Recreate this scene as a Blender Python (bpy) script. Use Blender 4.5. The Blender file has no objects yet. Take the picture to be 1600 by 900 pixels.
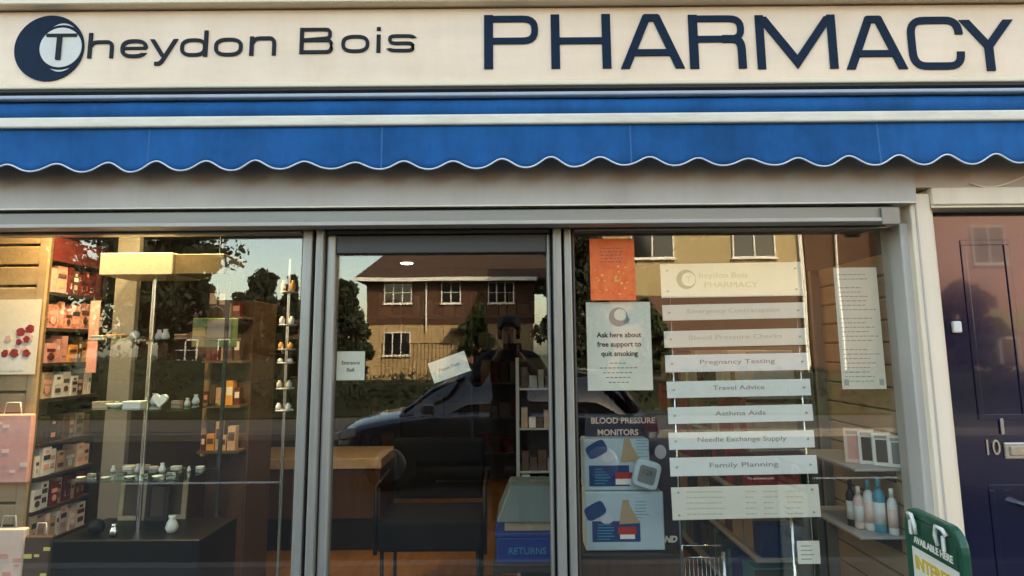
import bpy, bmesh, math, random
from mathutils import Vector, Matrix, Euler
R = math.radians
random.seed(7)
S = bpy.context.scene
COL = S.collection

# ------------------------------------------------------------------ camera
F = 1000.0                      # focal length in photo pixels (1600 wide)
CAM = Vector((0.0, -2.63, 1.55))
PITCH, ROLL, YAW = R(8.0), R(-0.45), R(0.0)
PY = 404.0                      # row of the principal point: the photo is a crop
CR = (Euler((R(90) + PITCH, 0, YAW), 'XYZ').to_matrix() @ Matrix.Rotation(ROLL, 3, 'Z'))
cd = bpy.data.cameras.new("camera"); cam = bpy.data.objects.new("camera", cd)
cd.sensor_width = 36; cd.lens = F / 1600 * 36; cd.clip_start = 0.03; cd.clip_end = 500; cd.shift_y = (PY - 450) / 1600
cam.location = CAM; cam.rotation_euler = CR.to_euler()
COL.objects.link(cam); S.camera = cam

def U(px, py, y):
    """real (x, z) that a photo pixel measures on the plane at depth y"""
    d = CR @ Vector(((px - 800) / F, -(py - PY) / F, -1))
    t = (y - CAM.y) / d.y
    p = CAM + d * t
    return p.x, p.z

# ------------------------------------------------------------------ materials
def mat(name, col, rough=0.6, metal=0.0, var=0.0, scale=8.0, bump=0.0, bscale=60.0, spec=0.5, coat=0.0, col2=None, stretch=None, emit=None, streak=0.0, sscale=(14, 14, .7)):
    m = bpy.data.materials.new(name); m.use_nodes = True
    nt = m.node_tree; b = nt.nodes["Principled BSDF"]
    b.inputs["Roughness"].default_value = rough; b.inputs["Metallic"].default_value = metal
    b.inputs["Specular IOR Level"].default_value = spec
    b.inputs["Coat Weight"].default_value = coat; b.inputs["Coat Roughness"].default_value = 0.03
    c = tuple(col) + (1,)
    b.inputs["Base Color"].default_value = c
    tc = nt.nodes.new("ShaderNodeTexCoord"); mp = nt.nodes.new("ShaderNodeMapping")
    nt.links.new(tc.outputs["Object"], mp.inputs[0])
    if stretch: mp.inputs["Scale"].default_value = stretch
    if var > 0 or col2:
        n = nt.nodes.new("ShaderNodeTexNoise"); n.inputs["Scale"].default_value = scale; n.inputs["Detail"].default_value = 6
        n.inputs["Roughness"].default_value = 0.65
        nt.links.new(mp.outputs[0], n.inputs["Vector"])
        r = nt.nodes.new("ShaderNodeValToRGB"); nt.links.new(n.outputs["Fac"], r.inputs[0])
        r.color_ramp.elements[0].position = 0.3; r.color_ramp.elements[1].position = 0.7
        if col2: a, z = c, tuple(col2) + (1,)
        else:
            a = tuple(max(0, v * (1 - var)) for v in col) + (1,); z = tuple(min(1, v * (1 + var)) for v in col) + (1,)
        r.color_ramp.elements[0].color = a; r.color_ramp.elements[1].color = z
        nt.links.new(r.outputs[0], b.inputs["Base Color"])
    if streak > 0:                       # weathering: rain streaks and grime
        m3 = nt.nodes.new("ShaderNodeMapping"); nt.links.new(tc.outputs["Object"], m3.inputs[0]); m3.inputs["Scale"].default_value = sscale
        n3 = nt.nodes.new("ShaderNodeTexNoise"); n3.inputs["Scale"].default_value = 1.0; n3.inputs["Detail"].default_value = 7; n3.inputs["Roughness"].default_value = .7
        nt.links.new(m3.outputs[0], n3.inputs["Vector"])
        r3 = nt.nodes.new("ShaderNodeValToRGB"); r3.color_ramp.elements[0].position = .42; r3.color_ramp.elements[1].position = .78
        k = 1 - streak; r3.color_ramp.elements[0].color = (1, 1, 1, 1); r3.color_ramp.elements[1].color = (k * .96, k * .92, k * .86, 1)
        nt.links.new(n3.outputs["Fac"], r3.inputs[0])
        mm = nt.nodes.new("ShaderNodeMix"); mm.data_type = 'RGBA'; mm.blend_type = 'MULTIPLY'; mm.inputs[0].default_value = 1.0
        src = b.inputs["Base Color"].links[0].from_socket if b.inputs["Base Color"].links else None
        if src: nt.links.new(src, mm.inputs[6])
        else: mm.inputs[6].default_value = c
        nt.links.new(r3.outputs[0], mm.inputs[7]); nt.links.new(mm.outputs[2], b.inputs["Base Color"])
    if bump > 0:
        n2 = nt.nodes.new("ShaderNodeTexNoise"); n2.inputs["Scale"].default_value = bscale; n2.inputs["Detail"].default_value = 4
        nt.links.new(mp.outputs[0], n2.inputs["Vector"])
        bp = nt.nodes.new("ShaderNodeBump"); bp.inputs["Strength"].default_value = bump; bp.inputs["Distance"].default_value = 0.01
        nt.links.new(n2.outputs["Fac"], bp.inputs["Height"]); nt.links.new(bp.outputs[0], b.inputs["Normal"])
    if emit:
        b.inputs["Emission Color"].default_value = tuple(emit[0]) + (1,); b.inputs["Emission Strength"].default_value = emit[1]
    return m

def glass_mat(name, refl=0.10, tint=(0.9, 0.93, 0.9), wav=0.0, ior=1.75):
    m = bpy.data.materials.new(name); m.use_nodes = True; nt = m.node_tree; nt.nodes.clear()
    o = nt.nodes.new("ShaderNodeOutputMaterial"); mx = nt.nodes.new("ShaderNodeMixShader")
    t = nt.nodes.new("ShaderNodeBsdfTransparent"); t.inputs[0].default_value = tuple(tint) + (1,)
    g = nt.nodes.new("ShaderNodeBsdfGlossy"); g.inputs["Roughness"].default_value = 0.0
    g.inputs["Color"].default_value = (0.96, 0.95, 0.92, 1)
    fr = nt.nodes.new("ShaderNodeFresnel"); fr.inputs["IOR"].default_value = ior
    ge = nt.nodes.new("ShaderNodeNewGeometry"); mi = nt.nodes.new("ShaderNodeMix"); mi.data_type = 'FLOAT'
    mi.inputs[2].default_value = ior; mi.inputs[3].default_value = 1 / ior      # same curve on both faces of the pane
    nt.links.new(ge.outputs["Backfacing"], mi.inputs[0]); nt.links.new(mi.outputs[0], fr.inputs["IOR"])
    ad = nt.nodes.new("ShaderNodeMath"); ad.operation = 'ADD'; ad.inputs[1].default_value = refl; ad.use_clamp = True
    nt.links.new(fr.outputs[0], ad.inputs[0]); nt.links.new(ad.outputs[0], mx.inputs[0])
    nt.links.new(t.outputs[0], mx.inputs[1]); nt.links.new(g.outputs[0], mx.inputs[2])
    if wav > 0:
        tc = nt.nodes.new("ShaderNodeTexCoord"); n = nt.nodes.new("ShaderNodeTexNoise")
        n.inputs["Scale"].default_value = 2.2; n.inputs["Detail"].default_value = 1
        nt.links.new(tc.outputs["Object"], n.inputs["Vector"])
        bp = nt.nodes.new("ShaderNodeBump"); bp.inputs["Strength"].default_value = 1.0; bp.inputs["Distance"].default_value = wav
        nt.links.new(n.outputs["Fac"], bp.inputs["Height"]); nt.links.new(bp.outputs[0], g.inputs["Normal"])
    nt.links.new(mx.outputs[0], o.inputs[0])
    return m

def brick_mat(name, c1, c2, mortar, scale=1.0, bw=0.225, bh=0.075, ms=0.01):
    m = bpy.data.materials.new(name); m.use_nodes = True; nt = m.node_tree; b = nt.nodes["Principled BSDF"]
    b.inputs["Roughness"].default_value = 0.85
    tc = nt.nodes.new("ShaderNodeTexCoord"); mp = nt.nodes.new("ShaderNodeMapping")
    mp.inputs["Rotation"].default_value = (R(90), 0, 0)
    nt.links.new(tc.outputs["Object"], mp.inputs[0])
    t = nt.nodes.new("ShaderNodeTexBrick"); nt.links.new(mp.outputs[0], t.inputs["Vector"])
    t.inputs["Scale"].default_value = scale; t.inputs["Brick Width"].default_value = bw; t.inputs["Row Height"].default_value = bh
    t.inputs["Mortar Size"].default_value = ms; t.inputs["Color1"].default_value = tuple(c1) + (1,)
    t.inputs["Color2"].default_value = tuple(c2) + (1,); t.inputs["Mortar"].default_value = tuple(mortar) + (1,)
    nt.links.new(t.outputs["Color"], b.inputs["Base Color"])
    bp = nt.nodes.new("ShaderNodeBump"); bp.inputs["Strength"].default_value = 0.4; bp.inputs["Distance"].default_value = 0.01
    nt.links.new(t.outputs["Fac"], bp.inputs["Height"]); bp.invert = True
    nt.links.new(bp.outputs[0], b.inputs["Normal"])
    return m

M = {}
def mk(k, *a, **kw): M[k] = mat(k, *a, **kw)
mk('cream_sign', (0.89, 0.68, 0.49), 0.42, var=0.07, scale=2.5, bump=0.03, bscale=6, stretch=(0.5, 1, 2.5), streak=.07, sscale=(3, 3, .8))
mk('cream_trim', (0.82, 0.68, 0.48), 0.4, var=0.06, scale=3, stretch=(0.4, 1, 3))
mk('navy_letter', (0.005, 0.018, 0.042), 0.65, var=0.15, scale=20, spec=.15)
mk('dark_letter', (0.016, 0.022, 0.027), 0.65, spec=.15)
mk('badge_pale', (0.66, 0.63, 0.56), 0.4, var=0.05)
mk('awning_blue', (0.002, 0.10, 0.30), 0.8, var=0.30, scale=3.0, bump=0.12, bscale=420, spec=0.2, streak=.25, sscale=(7, 7, 1.5))
mk('awning_edge', (0.66, 0.72, 0.80), 0.5)
mk('white_rail', (0.78, 0.71, 0.58), 0.35, var=0.04, scale=5, streak=.2, sscale=(5, 5, 30))
mk('cassette', (0.36, 0.42, 0.50), 0.4, var=0.08, scale=6)
mk('panel_grey', (0.50, 0.46, 0.41), 0.5, var=0.08, scale=1.4, stretch=(1, 1, 1.6), streak=.14, sscale=(4, 4, .8), bump=.04, bscale=9)
mk('alu', (0.34, 0.335, 0.30), 0.40, metal=0.45, var=0.12, scale=3, stretch=(2, 2, .2), streak=.3, sscale=(20, 20, 1.2))
mk('alu_dark', (0.05, 0.05, 0.044), 0.45, metal=0.2)
mk('rail_grey', (0.27, 0.25, 0.21), 0.45, metal=0.3, var=.1, scale=2, stretch=(.4, 1, 6))
mk('gasket', (0.012, 0.012, 0.012), 0.6)
mk('post_cream', (0.90, 0.74, 0.56), 0.5, var=0.07, scale=3, stretch=(1, 1, .25), streak=.12, sscale=(6, 6, .5), bump=.08, bscale=30)
mk('render_pink', (0.55, 0.44, 0.35), 0.8, var=0.10, scale=3, bump=0.1, bscale=40)
mk('door_navy', (0.006, 0.007, 0.030), 0.12, var=0.2, scale=3, spec=0.5, coat=0.6)
mk('chrome', (0.75, 0.75, 0.72), 0.18, metal=1.0)
mk('brass_pale', (0.62, 0.60, 0.55), 0.25, metal=0.9)
mk('black_top', (0.010, 0.016, 0.014), 0.6)
mk('paper', (0.86, 0.80, 0.67), 0.7, var=0.04, scale=6)
mk('paper_warm', (0.80, 0.72, 0.58), 0.6, var=0.03, scale=6)
mk('plate_white', (0.88, 0.87, 0.82), 0.35, var=0.05, scale=4)
mk('plate_tinted', (0.86, 0.79, 0.66), 0.35, var=0.05, scale=4)  # warm tint of a house reflection put into the top plates' colour
mk('ink', (0.02, 0.02, 0.02), 0.6)
mk('ink_soft', (0.30, 0.29, 0.26), 0.6)
mk('ink_faint', (0.62, 0.55, 0.44), 0.6)
mk('poster_orange', (0.80, 0.085, 0.008), 0.5, col2=(0.90, 0.20, 0.04), scale=24)
mk('poster_mark', (0.42, 0.10, 0.06), 0.5)
mk('wood_floor', (0.22, 0.095, 0.02), 0.45, spec=.2, var=0.30, scale=4, stretch=(6, .6, 1))
mk('wood_counter', (0.075, 0.038, 0.02), 0.7, spec=.15, var=0.2, scale=4, stretch=(8, 8, .6))
mk('slat_tan', (0.40, 0.28, 0.16), 0.5, var=0.12, scale=4, stretch=(1, 1, 5))
mk('slat_tan_dark', (0.12, 0.08, 0.04), 0.6)
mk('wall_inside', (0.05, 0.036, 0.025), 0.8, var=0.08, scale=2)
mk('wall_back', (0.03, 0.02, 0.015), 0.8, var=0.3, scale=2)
mk('ceiling', (0.10, 0.09, 0.08), 0.85, var=0.05)
mk('shelf_dark', (0.025, 0.018, 0.016), 0.5)
mk('shelf_grey', (0.42, 0.42, 0.40), 0.45, metal=0.2)
mk('olive_panel', (0.20, 0.19, 0.155), 0.55, var=0.06, scale=3)
mk('header_yellow', (0.52, 0.47, 0.35), 0.5, var=0.05, scale=6)
mk('header_brown', (0.11, 0.08, 0.035), 0.5, var=0.1, scale=6)
mk('black_lacquer', (0.010, 0.010, 0.010), 0.35, spec=.2)
mk('black_fabric', (0.008, 0.008, 0.009), 0.95, spec=0.05)
mk('charcoal', (0.012, 0.012, 0.013), 0.95, spec=0.05)
mk('mat_black', (0.012, 0.012, 0.012), 0.95, bump=0.3, bscale=300)
mk('pink', (0.72, 0.34, 0.28), 0.5, var=0.12, scale=20)
mk('pink_pale', (0.80, 0.58, 0.48), 0.5, var=0.08, scale=20)
mk('red', (0.45, 0.03, 0.03), 0.45)
mk('white_pack', (0.78, 0.75, 0.68), 0.45, var=0.05, scale=20)
mk('tan_pack', (0.48, 0.34, 0.22), 0.5, var=0.15, scale=20)
mk('brown_pack', (0.09, 0.05, 0.032), 0.5, var=0.15, scale=20)
mk('green_pack', (0.22, 0.36, 0.14), 0.5, var=0.1, scale=20)
mk('yellow_pack', (0.70, 0.58, 0.18), 0.5)
mk('amber', (0.72, 0.33, 0.07), 0.4, var=0.1)
mk('teal', (0.05, 0.30, 0.38), 0.4)
mk('pale_blue', (0.42, 0.53, 0.56), 0.5, var=0.08, scale=9)
mk('lilac', (0.55, 0.53, 0.58), 0.5)
mk('print_blue', (0.008, 0.050, 0.16), 0.4, var=0.2, scale=12)
mk('print_dark', (0.018, 0.022, 0.05), 0.5)
mk('crate_blue', (0.008, 0.045, 0.24), 0.45)
mk('box_teal', (0.08, 0.13, 0.14), 0.5)
mk('green_frame', (0.008, 0.085, 0.045), 0.35, var=0.15, scale=8)
mk('gold_ink', (0.80, 0.52, 0.06), 0.5)
mk('lcd', (0.16, 0.18, 0.17), 0.25)
mk('gravel_grey', (0.075, 0.07, 0.065), 0.9, var=0.15, scale=5, bump=0.2, bscale=120)
mk('asphalt', (0.030, 0.029, 0.028), 0.9, var=0.2, scale=6, bump=0.3, bscale=150)
mk('kerb_stone', (0.20, 0.19, 0.18), 0.85, var=0.12, scale=6)
mk('road_paint', (0.72, 0.72, 0.68), 0.7, var=0.1, scale=12)
mk('grass', (0.035, 0.050, 0.018), 0.95, var=0.4, scale=4, bump=0.4, bscale=60)
mk('foliage_dark', (0.013, 0.021, 0.009), 0.8, var=0.5, scale=1.2)
mk('foliage_mid', (0.030, 0.045, 0.015), 0.8, var=0.5, scale=1.2)
mk('bark', (0.08, 0.06, 0.045), 0.9, var=0.2, scale=12)
mk('upvc', (0.82, 0.81, 0.78), 0.35)
mk('window_dark', (0.012, 0.014, 0.016), 0.08, spec=0.8)
mk('boarding', (0.48, 0.335, 0.18), 0.7, var=0.16, scale=3, stretch=(5, 5, .5))
mk('house_cream', (0.46, 0.36, 0.20), 0.8, var=0.07, scale=2)
mk('house_pink', (0.58, 0.33, 0.28), 0.8, var=0.08, scale=2)
mk('car_silver', (0.09, 0.105, 0.13), 0.25, metal=0.6, coat=1.0)
mk('car_grey', (0.10, 0.10, 0.11), 0.25, metal=0.4, coat=1.0)
mk('car_glass', (0.012, 0.014, 0.016), 0.03, spec=1.0, coat=1.0)
mk('tyre', (0.015, 0.015, 0.015), 0.85)
mk('rim', (0.45, 0.45, 0.46), 0.3, metal=0.9)
mk('lamp_red', (0.35, 0.01, 0.01), 0.2, coat=1.0)
mk('lamp_clear', (0.70, 0.70, 0.70), 0.1, coat=1.0)
mk('coat_dark', (0.012, 0.013, 0.018), 0.85)
mk('trouser', (0.018, 0.020, 0.028), 0.9)
mk('shoe', (0.02, 0.016, 0.014), 0.5)
mk('skin', (0.50, 0.30, 0.22), 0.55, var=0.05, scale=10)
mk('hair', (0.02, 0.014, 0.010), 0.6, bump=0.3, bscale=90)
mk('lamp_warm', (0.9, 0.8, 0.6), 0.4, emit=((1.0, 0.80, 0.52), 9.0))
mk('lamp_white', (0.9, 0.9, 0.85), 0.4, emit=((1.0, 0.93, 0.80), 4.0))
M['glass'] = glass_mat('glass', 0.028, tint=(.95, .96, .94), wav=0.0004, ior=1.5)
M['shelf_glass'] = glass_mat('shelf_glass', 0.10, tint=(0.75, 0.88, 0.82), ior=1.5)
M['brick_red'] = brick_mat('brick_red', (0.16, 0.065, 0.042), (0.11, 0.045, 0.032), (0.17, 0.14, 0.12))
M['tile_hung'] = brick_mat('tile_hung', (0.125, 0.055, 0.034), (0.080, 0.036, 0.024), (0.03, 0.015, 0.01), bw=0.17, bh=0.11, ms=0.008)
M['roof_tile'] = brick_mat('roof_tile', (0.085, 0.045, 0.032), (0.060, 0.033, 0.025), (0.02, 0.012, 0.010), bw=0.17, bh=0.12, ms=0.01)
M['paving'] = brick_mat('paving', (0.13, 0.12, 0.11), (0.10, 0.095, 0.09), (0.10, 0.10, 0.09), bw=0.6, bh=0.45, ms=0.01)
M['paving'].node_tree.nodes['Mapping'].inputs['Rotation'].default_value = (0, 0, 0)

# ------------------------------------------------------------------ mesh helpers
class MB:
    def __init__(s): s.v = []; s.f = []; s.mi = []; s.sm = []
    def add(s, verts, faces, mi=0, smooth=False):
        o = len(s.v); s.v += [Vector(p) for p in verts]
        for f in faces: s.f.append([i + o for i in f]); s.mi.append(mi); s.sm.append(smooth)
        return s
    def box(s, x0, x1, y0, y1, z0, z1, mi=0):
        if x0 > x1: x0, x1 = x1, x0
        if y0 > y1: y0, y1 = y1, y0
        if z0 > z1: z0, z1 = z1, z0
        v = [(x, y, z) for z in (z0, z1) for y in (y0, y1) for x in (x0, x1)]
        return s.add(v, [(0, 2, 3, 1), (4, 5, 7, 6), (0, 1, 5, 4), (2, 6, 7, 3), (0, 4, 6, 2), (1, 3, 7, 5)], mi)
    def cyl(s, p0, p1, r0, r1=None, n=16, mi=0, cap=True, smooth=True):
        p0, p1 = Vector(p0), Vector(p1); r1 = r0 if r1 is None else r1
        d = (p1 - p0).normalized(); a = d.orthogonal().normalized(); b = d.cross(a)
        v = []
        for p, r in ((p0, r0), (p1, r1)):
            for i in range(n):
                t = 2 * math.pi * i / n; v.append(p + (a * math.cos(t) + b * math.sin(t)) * r)
        s.add(v, [(i, (i + 1) % n, n + (i + 1) % n, n + i) for i in range(n)], mi, smooth)
        if cap: s.add(v, [list(range(n))[::-1], list(range(n, 2 * n))], mi)
        return s
    def tube(s, pts, r, n=8, mi=0):
        pts = [Vector(p) for p in pts]; v = []; rr = r if isinstance(r, (list, tuple)) else [r] * len(pts)
        up = None
        for i, p in enumerate(pts):
            d = (pts[min(i + 1, len(pts) - 1)] - pts[max(i - 1, 0)]).normalized()
            a = d.orthogonal().normalized() if up is None else (up - d * up.dot(d)).normalized()
            up = a; b = d.cross(a)
            for k in range(n):
                t = 2 * math.pi * k / n; v.append(p + (a * math.cos(t) + b * math.sin(t)) * rr[i])
        f = [(i * n + k, i * n + (k + 1) % n, (i + 1) * n + (k + 1) % n, (i + 1) * n + k) for i in range(len(pts) - 1) for k in range(n)]
        f += [list(range(n))[::-1], list(range((len(pts) - 1) * n, len(pts) * n))]
        return s.add(v, f, mi, True)
    def lathe(s, c, prof, n=24, mi=0):
        v = []
        for r, z in prof:
            for k in range(n):
                t = 2 * math.pi * k / n; v.append((c[0] + r * math.cos(t), c[1] + r * math.sin(t), c[2] + z))
        f = [(i * n + k, i * n + (k + 1) % n, (i + 1) * n + (k + 1) % n, (i + 1) * n + k) for i in range(len(prof) - 1) for k in range(n)]
        f += [list(range(n))[::-1], list(range((len(prof) - 1) * n, len(prof) * n))]
        return s.add(v, f, mi, True)
    def prism(s, poly, y0, y1, mi=0):
        """poly of (x, z) extruded from y0 (front) to y1"""
        n = len(poly)
        a = sum(poly[i][0] * poly[(i + 1) % n][1] - poly[(i + 1) % n][0] * poly[i][1] for i in range(n))
        if a < 0: poly = poly[::-1]
        v = [(x, y0, z) for x, z in poly] + [(x, y1, z) for x, z in poly]
        f = [list(range(n)), list(range(n, 2 * n))[::-1]] + [(i, i + n, (i + 1) % n + n, (i + 1) % n) for i in range(n)]
        return s.add(v, f, mi)
    def strip(s, A, B, y0, y1, mi=0, closed=False):
        """ribbon between two (x,z) polylines, extruded in y"""
        n = len(A)
        v = [(x, y0, z) for x, z in A] + [(x, y0, z) for x, z in B] + [(x, y1, z) for x, z in A] + [(x, y1, z) for x, z in B]
        f = []
        for i in range(n if closed else n - 1):
            j = (i + 1) % n
            f += [(i, j, n + j, n + i), (2 * n + i, 3 * n + i, 3 * n + j, 2 * n + j), (i, 2 * n + i, 2 * n + j, j), (n + i, n + j, 3 * n + j, 3 * n + i)]
        if not closed:
            f += [(0, n, 3 * n, 2 * n), (n - 1, 3 * n - 1, 4 * n - 1, 2 * n - 1)]
        return s.add(v, f, mi)
    def build(s, name, mats, parent=None, bevel=0.0, seg=1, origin=None, xf=None):
        if not isinstance(mats, (list, tuple)): mats = [mats]
        vs = s.v
        if xf is not None: vs = [xf @ p for p in vs]
        if parent is not None:
            off = Vector((0, 0, 0)); q = parent
            while q is not None: off = off + Vector(q.location); q = q.parent
            loc = Vector((0, 0, 0))
        else:
            if origin is None:
                xs = [p.x for p in vs]; ys = [p.y for p in vs]; zs = [p.z for p in vs]
                origin = ((min(xs) + max(xs)) / 2, (min(ys) + max(ys)) / 2, min(zs))
            off = Vector(origin); loc = off
        me = bpy.data.meshes.new(name)
        me.from_pydata([p - off for p in vs], [], s.f)
        for m in mats: me.materials.append(M[m] if isinstance(m, str) else m)
        me.polygons.foreach_set("material_index", s.mi); me.polygons.foreach_set("use_smooth", s.sm)
        bm = bmesh.new(); bm.from_mesh(me); bmesh.ops.recalc_face_normals(bm, faces=bm.faces[:])
        bm.to_mesh(me); bm.free(); me.update()
        o = bpy.data.objects.new(name, me); COL.objects.link(o); o.location = loc
        if parent is not None: o.parent = parent
        if bevel > 0:
            b = o.modifiers.new("bevel", 'BEVEL'); b.width = bevel; b.segments = seg; b.limit_method = 'ANGLE'; b.angle_limit = R(40)
        return o

def tag(o, label=None, cat=None, group=None, kind=None):
    if label: o["label"] = label
    if cat: o["category"] = cat
    if group: o["group"] = group
    if kind: o["kind"] = kind
    return o
def thing(name, loc, label, cat, group=None):
    o = bpy.data.objects.new(name, None); COL.objects.link(o); o.location = loc; o.empty_display_size = 0.1
    return tag(o, label, cat, group)
def copy_tree(o, loc=None, label=None, parent=None):
    c = o.copy(); COL.objects.link(c)
    if parent is not None: c.parent = parent
    if loc is not None: c.location = loc
    if label: c["label"] = label
    for ch in list(o.children): copy_tree(ch, None, None, c)
    return c
def box_thing(name, b, m, label, cat, group=None, bevel=0.003):
    return tag(MB().box(*b).build(name, m, bevel=bevel), label, cat, group)
def structure(o): o["kind"] = "structure"; return o

def text_mb(s, size, x, y, z, align='CENTER', depth=0.0012, sx=1.0, rot=0.0, bold=0.0, shear=0.0):
    c = bpy.data.curves.new("t", 'FONT'); c.body = s; c.size = size; c.align_x = align; c.align_y = 'CENTER'
    c.extrude = depth / 2; c.offset = bold; c.shear = shear; c.resolution_u = 3
    o = bpy.data.objects.new("t", c); COL.objects.link(o)
    bpy.context.view_layer.update()
    me = bpy.data.meshes.new_from_object(o.evaluated_get(bpy.context.evaluated_depsgraph_get()))
    mb = MB(); ca, sa = math.cos(rot), math.sin(rot)
    vs = []
    for v in me.vertices:
        a, b = v.co.x * sx, v.co.y
        vs.append((x + a * ca - b * sa, y - v.co.z, z + a * sa + b * ca))
    mb.add(vs, [list(p.vertices) for p in me.polygons])
    bpy.data.objects.remove(o); bpy.data.curves.remove(c); bpy.data.meshes.remove(me)
    return mb
def merge(*mbs):
    r = MB()
    for m in mbs:
        o = len(r.v); r.v += m.v; r.f += [[i + o for i in f] for f in m.f]; r.mi += m.mi; r.sm += m.sm
    return r

# ------------------------------------------------------------------ setting
structure(MB().box(-60, 60, -2.05, 0.10, -0.30, 0.0).build('pavement', 'paving'))
structure(MB().box(-60, 60, -2.20, -2.054, -0.30, 0.004).build('kerb', 'kerb_stone', bevel=0.012))
structure(MB().box(-60, 60, -9.6, -2.204, -0.40, -0.13).build('road', 'asphalt'))
structure(MB().box(-60, 60, -9.76, -9.604, -0.40, 0.0).build('far_kerb', 'kerb_stone', bevel=0.012))
structure(MB().box(-60, 60, -12.2, -9.764, -0.40, -0.01).build('far_pavement', 'gravel_grey'))
mb = MB().box(-160, 160, -160, -12.204, -0.6, -0.02); mb.box(-160, 160, 9.01, 160, -0.6, -0.02)
structure(mb.build('ground', 'grass'))
mb = MB()
for i in range(-9, 10): mb.box(i * 4 - 1, i * 4 + 1, -5.75, -5.65, -0.1299, -0.126)
structure(mb.build('road_marking', 'road_paint'))

# shop interior shell
XL, XR, YB, ZC = -2.50, 1.705, 5.4, 2.55
structure(MB().box(XL, XR, 0.16, YB, -0.2, 0.004).build('floor', 'wood_floor'))
structure(MB().box(XL - .1, XR + .1, 0.16, YB + .1, ZC, ZC + 0.12).build('ceiling', 'ceiling'))
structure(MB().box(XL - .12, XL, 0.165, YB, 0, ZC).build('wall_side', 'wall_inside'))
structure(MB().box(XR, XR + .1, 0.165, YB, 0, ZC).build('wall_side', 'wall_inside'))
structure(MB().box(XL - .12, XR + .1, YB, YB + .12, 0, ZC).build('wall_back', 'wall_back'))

# ------------------------------------------------------------------ shop building with its front
bld = thing('shop_building', (0, 0.2, 0), 'two storey shop building with grey panel above dark framed shopfront', 'building')
zTop = U(800, 6, -0.10)[1]
def zc(py, y, px=760): return U(px, py, y)[1]
# upper storey: brick, roof with eaves raised to shade the street; mostly above the picture
mb = MB().box(-9, 9, 0.06, 9.0, zTop + 0.20, 7.3)
mb.build('upper_wall', 'brick_red', bld)
mb = MB(); mb.box(-9, -2.9, 0.06, 9, 0.0, zTop + .198); mb.box(2.62, 9, 0.06, 9, 0.0, zTop + .198)
mb.box(-2.898, 2.618, YB + .14, 9, 0, zTop + .198)
mb.build('lower_wall', 'brick_red', bld)
mb = MB().add([(-9.3, -0.35, 7.3), (9.3, -0.35, 7.3), (9.3, 9.4, 7.3), (-9.3, 9.4, 7.3), (-9.3, 4.5, 10.2), (9.3, 4.5, 10.2)],
              [(0, 1, 5, 4), (2, 3, 4, 5), (1, 2, 5), (3, 0, 4), (3, 2, 1, 0)])
mb.build('roof', 'roof_tile', bld)
for cx in (-5.5, -1.5, 2.5, 6.2):
    w = MB(); w.box(cx - .6, cx + .6, 0.0, 0.05, 3.9, 5.4, 0)
    wf = w.build('window', 'window_dark', bld)
    fr = MB()
    for a, b, c, d in ((cx - .66, cx + .66, 3.84, 3.90), (cx - .66, cx + .66, 5.40, 5.46), (cx - .66, cx - .6, 3.9, 5.4), (cx + .6, cx + .66, 3.9, 5.4), (cx - .03, cx + .03, 3.9, 5.4)):
        fr.box(a, b, -0.02, 0.058, c, d)
    fr.build('window_frame', 'upvc', wf)
# dark band above the sign, cornice line, wall behind sign
MB().box(-2.898, 2.618, 0.05, 0.165, 2.30, zTop + .197).build('header_wall', 'panel_grey', bld)
MB().box(-3.2, 3.2, -0.135, 0.048, zTop + 0.016, zTop + 0.19).build('top_band', 'black_top', bld)
MB().box(-3.2, 3.2, -0.150, 0.048, zTop - 0.013, zTop + 0.012).build('cornice', 'cream_trim', bld, bevel=0.004)
# grey panel under the awning
pz0, pz1 = zc(322, -0.05), zc(255, -0.05) + 0.10
xr = U(1432, 300, -0.05)[0]
MB().box(-2.9, xr, -0.05, 0.048, pz0 + 0.004, pz1 + .25).build('soffit_panel', 'panel_grey', bld, bevel=0.003)
MB().box(-2.9, xr - 0.008, -0.062, 0.048, pz0 - 0.003, pz0 + 0.0035).build('panel_edge', 'white_rail', bld)
rz0, rz1 = zc(349, -0.055), zc(329, -0.055)
xr2 = U(1402, 335, -0.055)[0]
MB().box(-2.9, xr2, -0.055, 0.16, rz0, rz1 + 0.004).build('head_rail', 'rail_grey', bld, bevel=0.006, seg=2)
MB().box(-2.9, xr2, -0.066, 0.02, rz0 - 0.006, rz0 + 0.010).build('rail_lip', 'panel_grey', bld, bevel=0.002)
MB().box(-2.9, xr2 + .01, -0.02, 0.158, rz1 + 0.006, pz0 - 0.005).build('shadow_gap', 'gasket', bld)
# end cap of the rail
a, b = U(1376, 330, -0.06)[0], U(1404, 330, -0.06)[0]
MB().box(a, b, -0.070, -0.057, rz0 - .02, rz1 - .002).build('rail_cap', 'rail_grey', bld, bevel=0.003)

# ------------------------------------------------------------------ shopfront frames
YG = 0.085          # glass plane
ZW = rz0 - 0.002    # top of the frames
def post(name, pl, pr, parent, m='alu', y0=0.03, y1=0.15, z0=0.0, z1=None, pyref=640, bevel=0.006):
    a, b = U(pl, pyref, y0)[0], U(pr, pyref, y0)[0]
    return MB().box(a, b, y0, y1, z0, ZW if z1 is None else z1).build(name, m, parent, bevel=bevel, seg=2)
def display_window(label, pl, pr):
    t = thing('display_window', (U((pl + pr) / 2, 640, YG)[0], YG, 0), label, 'shop window')
    a, b = U(pl, 640, YG)[0], U(pr, 640, YG)[0]
    MB().box(a, b, YG, YG + 0.010, 0.404, ZW - 0.012).build('pane', 'glass', t)
    fr = MB().box(a - .004, b + .004, 0.05, 0.13, 0.34, 0.402); fr.box(a - .004, b + .004, 0.06, 0.13, ZW - 0.011, ZW)
    fr.build('frame', 'alu', t, bevel=0.004)
    MB().box(a - .004, b + .004, 0.07, 0.15, 0.0, 0.338).build('stall_riser', 'door_navy', t)
    return t
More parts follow.
